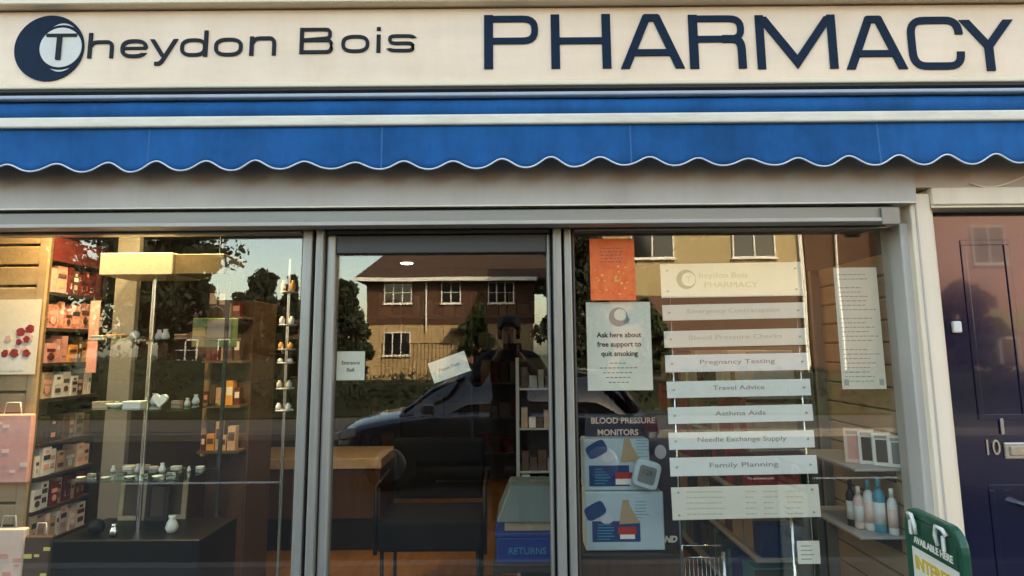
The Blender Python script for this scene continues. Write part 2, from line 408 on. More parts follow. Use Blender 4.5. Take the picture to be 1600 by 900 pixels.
w1 = display_window('wide plain glass shop window with glass shelves and cosmetics behind it', -110, 462)
# posts around the door (profiles of the aluminium shopfront)
dr = thing('door_frame', (U(690, 640, .05)[0], 0.05, 0), 'grey aluminium frame with ribbed posts around the glazed shop door', 'door frame')
post('post', 463, 479, dr, 'alu', 0.040, .15); post('groove', 479, 484, dr, 'gasket', 0.075, .15)
post('post', 484, 497, dr, 'alu', 0.030, .15); post('groove', 497, 501, dr, 'gasket', 0.070, .15)
post('groove', 865, 868, dr, 'gasket', 0.070, .15); post('post', 868, 882, dr, 'alu', 0.030, .15)
post('groove', 882, 886, dr, 'gasket', 0.075, .15); post('post', 886, 898, dr, 'alu', 0.040, .15)
post('bead', 898, 903, dr, 'alu_dark', 0.070, .15)
dz1 = zc(366, .06); dz0 = zc(395, .06)
a, b = U(501, 640, .045)[0] + .001, U(865, 640, .045)[0] - .001
MB().box(a, b, 0.045, 0.15, dz1 + .002, ZW - .001).build('transom', 'alu_dark', dr, bevel=0.004)
# door leaf
sd = thing('shop_door', (U(690, 640, .06)[0], 0.06, 0), 'glazed shop door with grey aluminium frame and two paper notes', 'door')
a2, b2 = U(501.5, 640, .055)[0] + .002, U(864.5, 640, .055)[0] - .002
ga, gb = U(517, 640, .055)[0], U(858, 640, .055)[0]
MB().box(a2, ga, 0.055, .12, 0.01, dz1).build('stile', 'alu', sd, bevel=0.008, seg=2)
MB().box(gb, b2, 0.055, .12, 0.01, dz1).build('stile', 'alu', sd, bevel=0.008, seg=2)
MB().box(ga + .0005, gb - .0005, 0.057, .118, dz0, dz1 - .001).build('rail', 'alu_dark', sd, bevel=0.004)
MB().box(ga + .0005, gb - .0005, 0.057, .118, 0.01, .16).build('rail', 'alu', sd, bevel=0.004)
MB().box(ga + .001, gb - .001, 0.088, .098, .162, dz0 - .002).build('pane', 'glass', sd)
w2 = display_window('glass shop window hung with white plates, posters and a notice sheet', 903, 1424)
# return frame beside the cream post
fr = thing('frame_post', (U(1425, 640, .0)[0], 0.05, 0), 'grey aluminium end post of the shopfront beside the cream post', 'frame')
post('groove', 1425, 1432, fr, 'alu_dark', 0.06, .15)
post('post', 1432.5, 1449, fr, 'panel_grey', 0.0, .15)
cp = thing('door_post', (U(1470, 640, -.02)[0], 0.0, 0), 'cream painted timber post between shop window and navy door', 'post')
ha, hb = U(1449.5, 640, -.02)[0], U(1492, 640, -.02)[0]
hz = zc(302, -.02, 1500); hz2 = zc(326, -.02, 1500)
MB().box(ha + .001, hb - .022, -0.03, .16, 0, hz - .002).build('post', 'post_cream', cp, bevel=0.005, seg=2)
MB().box(hb - .0215, hb, -0.008, .16, 0, hz2).build('bead', 'post_cream', cp, bevel=0.003)
MB().box(ha + .020, ha + .026, -.034, -.0302, 0, hz - .03).build('edge_strip', 'panel_grey', cp)
# wall over the neighbouring door
nd = thing('neighbour_doorway', (2.1, 0.1, 0), 'cream door surround and pink rendered wall over the navy door', 'doorway')
MB().box(xr + .004, 2.617, -0.035, .048, hz + .022, zTop - .06).build('wall', 'render_pink', nd)
MB().box(hb - .0205, 2.617, -0.045, .16, hz2 + .012, hz + .020).build('head', 'post_cream', nd, bevel=0.004)
MB().box(hb - .0205, 2.617, -0.035, .16, hz2 + .002, hz2 + .0115).build('bead', 'cream_trim', nd)
MB().box(2.50, 2.617, -0.03, .16, 0, hz2).build('jamb', 'post_cream', nd, bevel=0.004)
MB().box(hb, 2.50, -0.02, .16, -.01, .06).build('step', 'kerb_stone', nd)
# cable looping over the door head
pts = []
for i in range(13):
    t = i / 12; px = 1515 + 85 * t; py = 286 + 12 * math.sin(t * math.pi) * (1 - .3 * t) - 10 * t
    x, z = U(px, py, -.04); pts.append((x, -.04, z))
tag(MB().tube(pts, .0035).build('cable', 'post_cream'), 'thin cream cable drooping on the wall over the navy door', 'cable')
# navy front door
fd = thing('front_door', (2.1, 0.06, 0), 'glossy navy front door with house number and letter plate', 'door')
YD = 0.06
MB().box(hb + .001, 2.499, YD, YD + .045, .062, hz2 - .003).build('leaf', 'door_navy', fd)
def mould(x0, x1, z0, z1):
    m = MB(); w = .022
    m.box(x0, x1, YD - .0035, YD - .0005, z0, z0 + w); m.box(x0, x1, YD - .0035, YD - .0005, z1 - w, z1)
    m.box(x0, x0 + w, YD - .005, YD - .0005, z0 + w, z1 - w); m.box(x1 - w, x1, YD - .005, YD - .0005, z0 + w, z1 - w)
    return m.build('panel_moulding', 'door_navy', fd, bevel=0.002, seg=2)
zl0, zl1 = zc(717, YD, 1580), zc(691, YD, 1580)
mould(1.905, 2.11, zl1 + .09, hz2 - .12); mould(2.20, 2.41, zl1 + .09, hz2 - .12)
mould(1.915, 2.12, .25, zl0 - .10); mould(2.20, 2.41, .25, zl0 - .10)
lx = U(1568, 705, YD)[0]
lp = MB().box(lx, lx + .26, YD - .008, YD - .0005, zl0, zl1).build('letter_plate', 'brass_pale', fd, bevel=0.004, seg=2)
MB().box(lx + .02, lx + .24, YD - .014, YD - .0085, zl0 + .014, zl1 - .014).build('flap', 'brass_pale', lp, bevel=0.003)
x, z = U(1549, 700, YD)
text_mb('10', .088, x, YD - .003, z, depth=.004, sx=.82).build('numeral', 'brass_pale', fd)
x, z = U(1492, 511, YD)
MB().box(x - .018, x + .018, YD - .02, YD - .0005, z - .024, z + .024).build('bell_push', 'white_pack', fd, bevel=0.006, seg=2)
x, z = U(1592, 787, YD)
MB().cyl((x, YD - .05, z), (x, YD - .0005, z), .016, .011, 20).build('door_knob', 'chrome', fd)
x, z = U(1564, 665, YD)
MB().box(x - .007, x + .007, YD - .012, YD - .0005, z - .035, z + .03).build('knocker', 'brass_pale', fd, bevel=0.004)

# ------------------------------------------------------------------ fascia sign
YS = -0.10
sz0, sz1 = zc(126, YS), zTop - 0.021
sg = thing('shop_sign', (0, YS, sz0), 'long cream shop sign with dark blue raised lettering and crescent badge', 'sign')
MB().box(-3.2, 3.2, YS, 0.047, sz0 + .001, sz1).build('sign_board', 'cream_sign', sg)
mb = MB()
for yy, za, zb in ((YS - .010, sz0 - .024, sz0 - .002),): mb.box(-3.2, 3.2, yy, .046, za, zb)
mb.build('moulding', 'cream_trim', sg, bevel=0.006, seg=3)
MB().box(-3.2, 3.2, YS - .002, .046, sz0 - .036, sz0 - .0245).build('drip_gap', 'gasket', sg)

def arc(cx, cy, rx, ry, a0, a1, n=9, e=2.0):
    out = []
    for i in range(n + 1):
        t = R(a0 + (a1 - a0) * i / n); c, s = math.cos(t), math.sin(t)
        p = 2.0 / e
        out.append((cx + rx * math.copysign(abs(c) ** p, c), cy + ry * math.copysign(abs(s) ** p, s)))
    return out
def ribbon(path, w, closed=False, ends=None):
    n = len(path); A = []; B = []
    for i, p in enumerate(path):
        if closed: pa, pb = path[i - 1], path[(i + 1) % n]
        else: pa, pb = path[max(i - 1, 0)], path[min(i + 1, n - 1)]
        d1 = Vector((p[0] - pa[0], p[1] - pa[1])); d2 = Vector((pb[0] - p[0], pb[1] - p[1]))
        if d1.length < 1e-6: d1 = d2.copy()
        if d2.length < 1e-6: d2 = d1.copy()
        d1.normalize(); d2.normalize()
        n1 = Vector((-d1.y, d1.x)); n2 = Vector((-d2.y, d2.x)); m = n1 + n2
        if m.length < 1e-4: m = n1
        m.normalize(); k = min(1 / max(m.dot(n1), .35), 2.2) * w / 2
        A.append((p[0] + m.x * k, p[1] + m.y * k)); B.append((p[0] - m.x * k, p[1] - m.y * k))
    return A, B
# glyphs on a unit height; (paths, width); a path = (points, closed, weight factor)
def G(ch):
    s = .15                                  # stroke
    h = s / 2
    if ch == 'P':
        W = .98
        bowl = [(0, 1 - h)] + arc(W - .30, .72, .30 - h, .28 - h, 90, -90, 10, 2.6) + [(0, .44 + h)]
        return [([(h, 0), (h, 1)], 0, 1.15), ([(x if x else s * .5, z) for x, z in bowl], 0, .85)], W
    if ch == 'H': return [([(h, 0), (h, 1)], 0, 1.1), ([(1.08 - h, 0), (1.08 - h, 1)], 0, 1.1), ([(h, .51), (1.08 - h, .51)], 0, .85)], 1.08
    if ch == 'A': return [([(h * 1.1, 0), (.52, .985)], 0, 1.05), ([(.66, .985), (1.18 - h * 1.1, 0)], 0, 1.05), ([(.46, .93), (.72, .93)], 0, .95), ([(.24, .29), (.94, .29)], 0, .85)], 1.18
    if ch == 'R':
        W = 1.02
        bowl = [(h, 1 - h)] + arc(W - .30, .735, .30 - h, .265 - h, 90, -90, 10, 2.6) + [(h, .47 + h)]
        leg = [(.6, .47 + h)] + arc(W - .26, .30, .26 - h, .245, 90, 0, 6, 3) + [(W - h, 0)]
        return [([(h, 0), (h, 1)], 0, 1.15), (bowl, 0, .85), (leg, 0, 1.0)], W
    if ch == 'M': return [([(h, 0), (h, 1)], 0, 1.05), ([(1.46 - h, 0), (1.46 - h, 1)], 0, 1.05), ([(.11, .97), (.73, .125), (1.35, .97)], 0, 1.05)], 1.46
    if ch == 'C':
        W = 1.05
        p = [(W - h, .66), (W - h, .70)] + arc(W - .33, .66, .33 - h, .34 - h, 15, 90, 7, 2.6) + arc(.36, .62, .36 - h, .38 - h, 90, 180, 8, 2.8) + arc(.36, .38, .36 - h, .38 - h, 180, 270, 8, 2.8) + arc(W - .33, .34, .33 - h, .34 - h, 270, 345, 7, 2.6) + [(W - h, .30), (W - h, .34)]
        return [(p, 0, .95)], W
    if ch == 'Y': return [([(h * 1.2, .97), (.49, .46), (.98 - h * 1.2, .97)], 0, 1.05), ([(.49, .44), (.49, 0)], 0, 1.1)], .98
    # lower case on unit x-height (1 = x height)
    s = .19; h = s / 2
    ring = arc(.70, .5, .70 - h, .5 - h, 0, 360, 32, 2.7)[:-1]
    if ch == 'o': return [(ring, 1, 1)], 1.4
    if ch == 'h': return [([(h, 0), (h, 1.42)], 0, 1.1), ([(h, .62)] + arc(.55, .55, .45, .45 - h, 130, 90, 4, 2.4) + arc(.95, .55, .38 - h, .45 - h, 90, 0, 7, 2.7) + [(1.33 - h, 0)], 0, 1)], 1.33
    if ch == 'n': return [([(h, 0), (h, 1)], 0, 1.1), ([(h, .62)] + arc(.55, .55, .45, .45 - h, 130, 90, 4, 2.4) + arc(.95, .55, .38 - h, .45 - h, 90, 0, 7, 2.7) + [(1.33 - h, 0)], 0, 1)], 1.33
    if ch == 'e': return [([(.06, .52), (1.34, .52)], 0, .8), (arc(.70, .5, .70 - h, .5 - h, 2, 330, 30, 2.7), 0, 1)], 1.4
    if ch == 'd': return [(arc(.66, .5, .66 - h, .5 - h, 0, 360, 32, 2.7)[:-1], 1, 1), ([(1.36 - h, 0), (1.36 - h, 1.42)], 0, 1.1)], 1.36
    if ch == 'y': return [([(.12, .97), (.70, .04)], 0, 1.1), ([(1.30, .97), (.66, -.22), (.52, -.34), (.30, -.34)], 0, 1.05)], 1.4
    if ch == 'B':
        u = [(h, 1.42 - h)] + arc(1.25, 1.08, .32 - h, .34 - h, 90, -90, 8, 2.5) + [(h, .74)]
        l = [(h, .74)] + arc(1.30, .38, .36 - h, .36, 90, 0, 5, 2.5) + arc(1.30, .40, .36 - h, .40 - h, 0, -90, 5, 2.5) + [(h, h)]
        return [([(h, 0), (h, 1.42)], 0, 1.1), (u, 0, .95), (l, 0, .95)], 1.66
    if ch == 'i': return [([(h, 0), (h, 1)], 0, 1.1), ([(h, 1.22), (h, 1.42)], 0, 1.1)], .2
    if ch == 's':
        p = arc(.92, .74, .40, .26 - h, 20, 90, 4, 2.5) + arc(.38, .74, .38 - h, .26 - h, 90, 180, 5, 2.5) + arc(.38, .72, .38 - h, .22, 180, 270, 5, 2.5) + arc(1.0, .27, .36 - h, .23, 90, 0, 5, 2.5) + arc(1.0, .28, .36 - h, .28 - h, 0, -90, 5, 2.5) + arc(.44, .28, .40, .28 - h, 270, 200, 4, 2.5)
        return [(p, 0, .95)], 1.38
def glyph(ch, pl, pr, base_py, top_py, unit, m, stroke):
    """letter standing on the sign; its extent measured in the photograph"""
    x0, z0 = U(pl, base_py, YS); x1, _ = U(pr, base_py, YS)
    _, z1 = U((pl + pr) / 2, top_py, YS)
    _, z0 = U((pl + pr) / 2, base_py, YS)
    paths, W = G(ch); kx = (x1 - x0) / W; kz = (z1 - z0) / unit
    mb = MB(); lv = 0
    for pts, closed, wf in paths:
        P = [(x0 + a * kx, z0 + b * kz) for a, b in pts]
        A, B = ribbon(P, stroke * kz * wf, closed)
        if not closed:                                    # cut slanting strokes level with the line
            for i, j in ((0, 1), (-1, -2)):
                dx, dz = P[j][0] - P[i][0], P[j][1] - P[i][1]
                if abs(dz) > .5 * math.hypot(dx, dz):
                    for Q_ in (A, B): Q_[i] = (Q_[i][0] + dx * (P[i][1] - Q_[i][1]) / dz, P[i][1])
        mb.strip(A, B, YS - .005 - lv * .0006, YS - .0004, closed=bool(closed)); lv += 1
    mb.build('letter', m, sg)
for ch, a, b, bb, tt in (('P', 757, 843, 108, 24), ('H', 862, 955, 107.5, 23), ('A', 970, 1070, 107.5, 22.5), ('R', 1079, 1167, 107.5, 23.5),
                         ('M', 1184, 1310, 108, 24), ('A', 1323, 1418, 108.5, 25), ('C', 1422, 1510, 110, 26), ('Y', 1506, 1591, 111, 29)):
    glyph(ch, a, b, bb, tt, 1.0, 'navy_letter', .138)
for ch, a, b, bb, tt, un in (('h', 137, 177, 91.5, 52, 1.42), ('e', 188, 230, 91, 62, 1), ('y', 233, 277, 90, 61, 1), ('d', 281, 324, 89, 48.5, 1.42), ('o', 334, 379, 88.5, 59.5, 1),
                             ('n', 390, 431, 87, 57.5, 1), ('B', 468, 521, 84.5, 44, 1.42), ('o', 533, 577, 83, 55, 1), ('i', 588, 595, 82.5, 43, 1.42), ('s', 606, 649, 82, 54, 1)):
    glyph(ch, a, b, bb, tt, un, 'dark_letter', .185)
# crescent badge
cx, cz = U(78, 76, YS); ro = (U(131, 76, YS)[0] - U(25, 76, YS)[0]) / 2
ix, iz = U(97.5, 75.5, YS); ri = (U(131, 76, YS)[0] - U(63, 76, YS)[0]) / 2 - .004
N = 72
def ring_pts(x, z, r): return [(x + r * math.cos(2 * math.pi * i / N), z + r * math.sin(2 * math.pi * i / N)) for i in range(N)]
bdg = MB().prism(ring_pts(cx, cz, ro * 1.02), YS - .006, YS - .0005).build('badge', 'navy_letter', sg)
MB().prism(ring_pts(ix - .0015, iz, ri), YS - .009, YS - .0065).build('badge_disc', 'badge_pale', bdg)
x0, z0 = U(99, 58, YS)
mb = MB(); a, b = U(76, 57, YS)[0], U(123, 57, YS)[0]; z = U(99, 57, YS)[1]
mb.box(a, b, YS - .014, YS - .0095, z - .006, z + .006)
a, b = U(93, 57, YS)[0], U(100.5, 57, YS)[0]; zb = U(97, 95, YS)[1]
mb.box(a, b, YS - .0145, YS - .0097, zb, z - .0062)
mb.build('letter', 'dark_letter', bdg)
for a0, a1, rr in ((62, 112, 1.17), (-112, -66, 1.17)):      # pale streaks along the ring
    A = arc(ix, iz, ri * (rr - .02), ri * (rr - .03), a0, a1, 14); B = arc(ix, iz, ri * (rr + .05), ri * (rr + .05), a0, a1, 14)
    n = len(A); B = [(A[i][0] + (B[i][0] - A[i][0]) * math.sin(math.pi * i / (n - 1)), A[i][1] + (B[i][1] - A[i][1]) * math.sin(math.pi * i / (n - 1)) + 1e-5) for i in range(n)]
    MB().strip(A, B, YS - .0085, YS - .0065).build('streak', 'badge_pale', bdg)

# ------------------------------------------------------------------ awning
YA = -0.17
aw = thing('awning', (0, -0.1, zc(150, YA)), 'retracted bright blue fabric awning with scalloped valance and white edge', 'awning')
MB().box(-3.15, 3.15, -0.155, 0.046, zc(149, -.155), zc(143.5, -.155)).build('cassette', 'cassette', aw, bevel=0.003)
rzt, rzb = zc(150, -.145), zc(181, -.145)
rc = (rzt + rzb) / 2; rr = (rzt - rzb) / 2 - .001
mb = MB(); n = 28; ns = 120; vs = []; fs = []
for i in range(ns + 1):
    x = -3.12 + 6.24 * i / ns; w = .0012 * math.sin(i * 1.7) + .0010 * math.sin(i * .43)
    for k in range(n):
        t = 2 * math.pi * k / n; vs.append((x, -.105 + (rr + w) * math.cos(t) * .9, rc + (rr + w * .3) * math.sin(t)))
for i in range(ns):
    for k in range(n): fs.append((i * n + k, i * n + (k + 1) % n, (i + 1) * n + (k + 1) % n, (i + 1) * n + k))
fs += [list(range(n)), list(range(ns * n, ns * n + n))]
roll = MB().add(vs, fs, 0, True).build('fabric_roll', 'awning_blue', aw)
MB().box(-3.15, 3.15, -.192, -.110, zc(197, YA), zc(180.5, YA)).build('front_bar', 'white_rail', aw, bevel=0.008, seg=3)
# valance: hangs from the bar, gently wavy, scalloped lower edge with white piping
vz1 = zc(198, YA) + .004; vz0 = zc(256.5, YA)
P0 = U(15, 255, YA)[0]; per = U(15 + 76.9, 255, YA)[0] - P0; amp = .0175
def vy(x, t): return YA - .004 - .006 * math.sin(x * 5.1) * t - .004 * math.sin(x * 13.3 + 1) * t - .002 * math.sin(x * 31 + 2 * math.sin(x * 3)) * t - .002 * math.sin(x * 2.1 + 2)
def vb(x):
    c = math.cos(2 * math.pi * (x - P0) / per + .16 * math.sin(x * 2.9 + .5))
    return vz0 + .002 * math.sin(x * 1.3) + amp * (1 + .16 * math.sin(x * 4.3 + 1) + .08 * math.sin(x * 11)) * (c + .10 * math.cos(4 * math.pi * (x - P0) / per)) + .003 * math.sin(x * 3.7)
nx, nz = 560, 8; vs = []; fs = []
for i in range(nx + 1):
    x = -3.12 + 6.24 * i / nx; b = vb(x)
    for k in range(nz + 1):
        t = k / nz; z = vz1 + (b - vz1) * t
        vs.append((x, vy(x, t), z))
for i in range(nx):
    for k in range(nz):
        o = i * (nz + 1) + k; fs.append((o, o + 1, o + nz + 2, o + nz + 1))
val = MB().add(vs, fs, 0, True).build('valance', 'awning_blue', aw)
sol = val.modifiers.new('thick', 'SOLIDIFY'); sol.thickness = .0016
MB().tube([(-3.12 + 6.24 * i / nx, vy(-3.12 + 6.24 * i / nx, 1) - .001, vb(-3.12 + 6.24 * i / nx) - .001) for i in range(nx + 1)], .0036, 6).build('piping', 'awning_edge', val)
mk('seam', (0.012, 0.115, 0.32), 0.8)
for px in (233, 597, 985, 1372):
    x = U(px, 230, YA)[0]
    mb = MB()
    for k in range(8):
        t0, t1 = k / 8, (k + 1) / 8; za, zb_ = vz1 + (vb(x) - vz1) * t0, vz1 + (vb(x) - vz1) * t1
        y0, y1 = vy(x, t0) - .0022, vy(x, t1) - .0022
        mb.add([(x - .0035, y0, za), (x + .0035, y0, za), (x + .0035, y1, zb_), (x - .0035, y1, zb_)], [(0, 1, 2, 3)])
    mb.build('seam', 'seam', val)

# ------------------------------------------------------------------ papers on the glass
def sheet(name, pl, pr, pt, pb, y, m, label, cat, group=None, rot=0.0, th=.0012):
    """flat sheet, its corners measured at depth y; returns root and a local frame (cx, cz, w, h)"""
    pm = (pt + pb) / 2; xa, xb = U(pl, pm, y)[0], U(pr, pm, y)[0]
    za, zb = U((pl + pr) / 2, pb, y)[1], U((pl + pr) / 2, pt, y)[1]
    cx, cz, w_, h_ = (xa + xb) / 2, (za + zb) / 2, xb - xa, zb - za
    t = thing(name, (cx, y, cz), label, cat, group)
    ca, sa = math.cos(rot), math.sin(rot)
    P = [(cx + a * ca - b * sa, cz + a * sa + b * ca) for a, b in ((-w_ / 2, -h_ / 2), (w_ / 2, -h_ / 2), (w_ / 2, h_ / 2), (-w_ / 2, h_ / 2))]
    MB().prism(P, y - th, y).build('sheet', m, t)
    return t, cx, cz, w_, h_
YP = YG + .020
# door notes (taped inside the door glass)
t, cx, cz, w_, h_ = sheet('door_notice', 526, 570, 549, 594, .104, 'paper', 'small square white notice taped on the door glass beside the stile', 'notice', 'notices on the door glass')
merge(text_mb('Entrance', .022, cx, .1022, cz + .012), text_mb('Bell', .022, cx, .1022, cz - .018)).build('lettering', 'ink', t)
t, cx, cz, w_, h_ = sheet('door_notice', 672, 732, 557, 590, .104, 'paper', 'crooked oblong white note taped near the middle of the door glass', 'notice', 'notices on the door glass', rot=R(19))
text_mb('Please Push', .020, cx, .1022, cz, rot=R(19)).build('lettering', 'ink_soft', t)
# orange poster
mk('flame', (0.85, 0.38, 0.10), 0.5, var=.2, scale=40)
t, cx, cz, w_, h_ = sheet('wall_poster', 922, 992, 373, 469, YG - .001, 'poster_orange', 'mottled bright orange poster above the white quit smoking notice', 'poster')
mb = MB()
for i in range(26):
    a = random.uniform(-.42, .42) * w_; b = random.uniform(-.45, .32) * h_; s_ = random.uniform(.003, .010)
    mb.prism([(cx + a + s_ * .7 * math.cos(q * .9 + i), cz + min(b, b * .5 - .03) + s_ * .6 * math.sin(q * .9 + i)) for q in range(7)], YG - .0032 - .00002 * i, YG - .0023)
mb.build('printed_marks', 'flame', t)
mb = MB()
for k in range(5):
    x = cx - w_ * .26
    while x < cx + w_ * .22: l = random.uniform(.006, .016); mb.box(x, x + l, YG - .0030, YG - .0023, cz + h_ * (.34 - .055 * k) - .003, cz + h_ * (.34 - .055 * k) + .003); x += l + .006
mb.build('small_print', 'poster_mark', t)
# smoking notice
t, cx, cz, w_, h_ = sheet('smoking_notice', 917, 1018, 472, 610, YP, 'paper', 'white quit smoking notice with grey swirl emblem under the orange poster', 'notice')
ez = cz + h_ * .33
mb = MB()
o_ = ring_pts(cx, ez, .040); i_ = ring_pts(cx + .008, ez + .008, .026)
mb.strip(o_, i_, YP - .0022, YP - .0013, closed=True)
mb.strip(arc(cx + .012, ez - .006, .036, .030, 190, 350, 14), arc(cx + .012, ez + .004, .030, .020, 190, 350, 14), YP - .0028, YP - .0023)
mb.build('emblem', 'ink_soft', t)
mb = merge(text_mb('Ask here about', .030, cx, YP - .0014, cz + .045, bold=.0007), text_mb('free support to', .030, cx, YP - .0014, cz + .006, bold=.0007), text_mb('quit smoking', .030, cx, YP - .0014, cz - .033, bold=.0007))
mb.build('lettering', 'ink', t)
mb = MB()
for k, (ww) in enumerate((.30, .62, .52, .44, .36)):
    z = cz - .072 - k * .020; n = int(ww * w_ / .018)
    for q in range(n):
        x = cx - ww * w_ / 2 + q * .018; mb.box(x, x + .013, YP - .0016, YP - .0013, z - .0022, z + .0022)
mb.build('small_print', 'ink_soft', t)
# long notice sheet at the far end of the window
yN = YP + .001
t, cx, cz, w_, h_ = sheet('notice_sheet', 1309, 1377, 418, 608, yN, 'paper_warm', 'tall cream notice sheet covered in fine print beside the end post', 'notice')
mb = MB()
random.seed(11)
for k in range(25):
    z = cz + h_ * .44 - k * h_ * .0365; x = cx - w_ * .42
    if k in (2, 9, 16): continue
    end = cx + w_ * random.uniform(.1, .42)
    while x < end:
        l = random.uniform(.008, .022); mb.box(x, min(x + l, end), yN - .0017, yN - .0013, z - .0017, z + .0017); x += l + .005
mb.build('fine_print', 'ink_soft', t)
for a in (-.40, .40): MB().box(cx + a * w_ - .010, cx + a * w_ + .010, yN - .0019, yN - .0013, cz - h_ * .47, cz - h_ * .42).build('tape', 'shelf_grey', t)

# ------------------------------------------------------------------ white service plates on their wire stand
yPl = .125
plates = [ # left, right, top, bottom at the middle, text, text px width, ink, material
 (1031, 1252, 411, 464, '', 0, 'ink_faint', 'plate_tinted'),
 (1034, 1256, 474.5, 499, 'Emergency Contraception', 150, 'ink_faint', 'plate_tinted'),
 (1037, 1259, 515, 541, 'Blood Pressure Checks', 150, 'ink_faint', 'plate_tinted'),
 (1039, 1263, 553, 580, 'Pregnancy Testing', 120, 'ink_soft', 'plate_white'),
 (1042, 1266, 594, 620, 'Travel Advice', 82, 'ink_soft', 'plate_white'),
 (1044, 1270, 634, 660, 'Asthma Aids', 80, 'ink_soft', 'plate_white'),
 (1045, 1272, 674, 701, 'Needle Exchange Supply', 140, 'ink_soft', 'plate_white'),
 (1047, 1277, 713, 742, 'Family Planning', 108, 'ink_soft', 'plate_white'),
 (1050, 1281, 759, 810, '', 0, 'ink_faint', 'plate_tinted')]
names = ['largest white plate with the faint crescent badge, topmost of the hung plates', 'white plate with a painted cream reflection tint, directly under the crescent badge plate',
         'white plate third from the top of the hung stack', 'white plate reading pregnancy testing', 'white plate reading travel advice', 'white plate reading asthma aids',
         'white plate reading needle exchange supply', 'white plate reading family planning', 'deep cream plate of opening hours, lowest of the hung plates']
xa = sum(U(p[0], (p[2] + p[3]) / 2, yPl)[0] for p in plates) / 9; xb = sum(U(p[1], (p[2] + p[3]) / 2, yPl)[0] for p in plates) / 9
for i, (pl, pr, pt, pb, s_, tw, ink, m) in enumerate(plates):
    x0 = xa * .35 + .65 * U(pl, (pt + pb) / 2, yPl)[0]; x1 = xb * .35 + .65 * U(pr, (pt + pb) / 2, yPl)[0]
    z0, z1 = U(1155, pb, yPl)[1], U(1155, pt, yPl)[1]; cx = (x0 + x1) / 2; cz = (z0 + z1) / 2
    t = thing('service_plate', (cx, yPl, z0), names[i], 'sign plate', 'white plates hung in the shop window')
    tilt = R(.55 + .15 * (i % 3)); ca, sa = math.cos(tilt), math.sin(tilt)
    P = [(cx + (a - cx) * ca - (b - cz) * sa, cz + (a - cx) * sa + (b - cz) * ca) for a, b in ((x0, z0), (x1, z0), (x1, z1), (x0, z1))]
    MB().prism(P, yPl - .005, yPl).build('plate', m, t, bevel=.001)
    off = (x1 - x0) / 2 - .028
    for q in (-1, 1):
        for zz in ((cz,) if pb - pt < 40 else (cz - .045, cz + .045)):
            x = cx + q * off; z = zz + q * off * sa
            MB().cyl((x, yPl - .009, z), (x, yPl - .0052, z), .0045, n=10).build('screw', 'shelf_grey', t)
    if s_:
        size = .027; mb = text_mb(s_, size, 0, 0, 0)
        wid = max(v.x for v in mb.v) - min(v.x for v in mb.v); want = tw * .96 / (F / (yPl + 2.63))
        k = want / wid
        vs = [Vector((cx + v.x * k * ca - v.z * sa, yPl - .0055 + v.y, cz + .004 + v.x * k * sa + v.z * ca)) for v in mb.v]
        mb.v = vs; mb.build('lettering', ink, t)
    if i == 0:
        ex, ez = cx - (x1 - x0) * .32, cz + .004
        o_ = ring_pts(ex, ez, .042); i_ = ring_pts(ex + .010, ez, .030)
        bd = MB().strip(o_, i_, yPl - .0065, yPl - .0052, closed=True).build('badge', 'ink_soft', t)
        merge(text_mb('T', .035, ex + .010, yPl - .0055, ez), text_mb('heydon Bois', .034, ex + .055, yPl - .0055, ez + .016, align='LEFT', sx=1.25),
              text_mb('PHARMACY', .034, ex + .075, yPl - .0055, ez - .026, align='LEFT', sx=1.3)).build('lettering', ink, t)
    if i == 8:
        mb = MB(); random.seed(5)
        for r in range(5):
            z = z1 - .022 - r * .022
            for c, (u0, u1) in enumerate(((.10, .36), (.50, .58), (.62, .72), (.78, .90))):
                x = x0 + u0 * (x1 - x0); e = x0 + u1 * (x1 - x0) - random.uniform(0, .02)
                while x < e:
                    l = random.uniform(.006, .014); mb.box(x, min(x + l, e), yPl - .0058, yPl - .0052, z - .0025, z + .0025); x += l + .004
        mb.build('opening_hours', ink, t)
    if i == 4:  pass
st = thing('plate_stand', (xa + .3, yPl + .01, 0), 'thin chrome wire stand that carries the white plates', 'display stand')
xs = [U(1057, 700, yPl + .008)[0], U(1259, 700, yPl + .008)[0]]
zt = U(1155, 411, yPl)[1] + .01
for k, x in enumerate(xs):
    MB().tube([(x, yPl + .006, .006), (x, yPl + .006, zt)], .0035, 8).build('upright', 'chrome', st)
MB().tube([(xs[0], yPl + .013, zt - .02), (xs[1], yPl + .013, zt - .02)], .003, 8).build('crossbar', 'chrome', st)
MB().tube([(xs[0], yPl + .10, .01), (xs[0], yPl + .006, .012), (xs[1], yPl + .006, .012), (xs[1], yPl + .10, .01)], .005, 8).build('base', 'chrome', st)
x = U(1239, 850, yPl + .03)[0]
MB().tube([(x, yPl + .03, .006), (x, yPl + .03, U(1239, 800, yPl)[1] + .06)], .007, 8).build('leg', 'chrome', st)
# little white card clipped on the leg
t, cx, cz, w_, h_ = sheet('price_card', 1246, 1281, 845, 881, yPl - .004, 'paper', 'small square cream card at the foot of the plate stand', 'card')
mb = MB()
for k in range(4): mb.box(cx - w_ * .35, cx + w_ * (.1 + .06 * (k % 3)), yPl - .0058, yPl - .0053, cz + h_ * (.28 - .19 * k) - .002, cz + h_ * (.28 - .19 * k) + .002)
mb.build('fine_print', 'ink_soft', t)
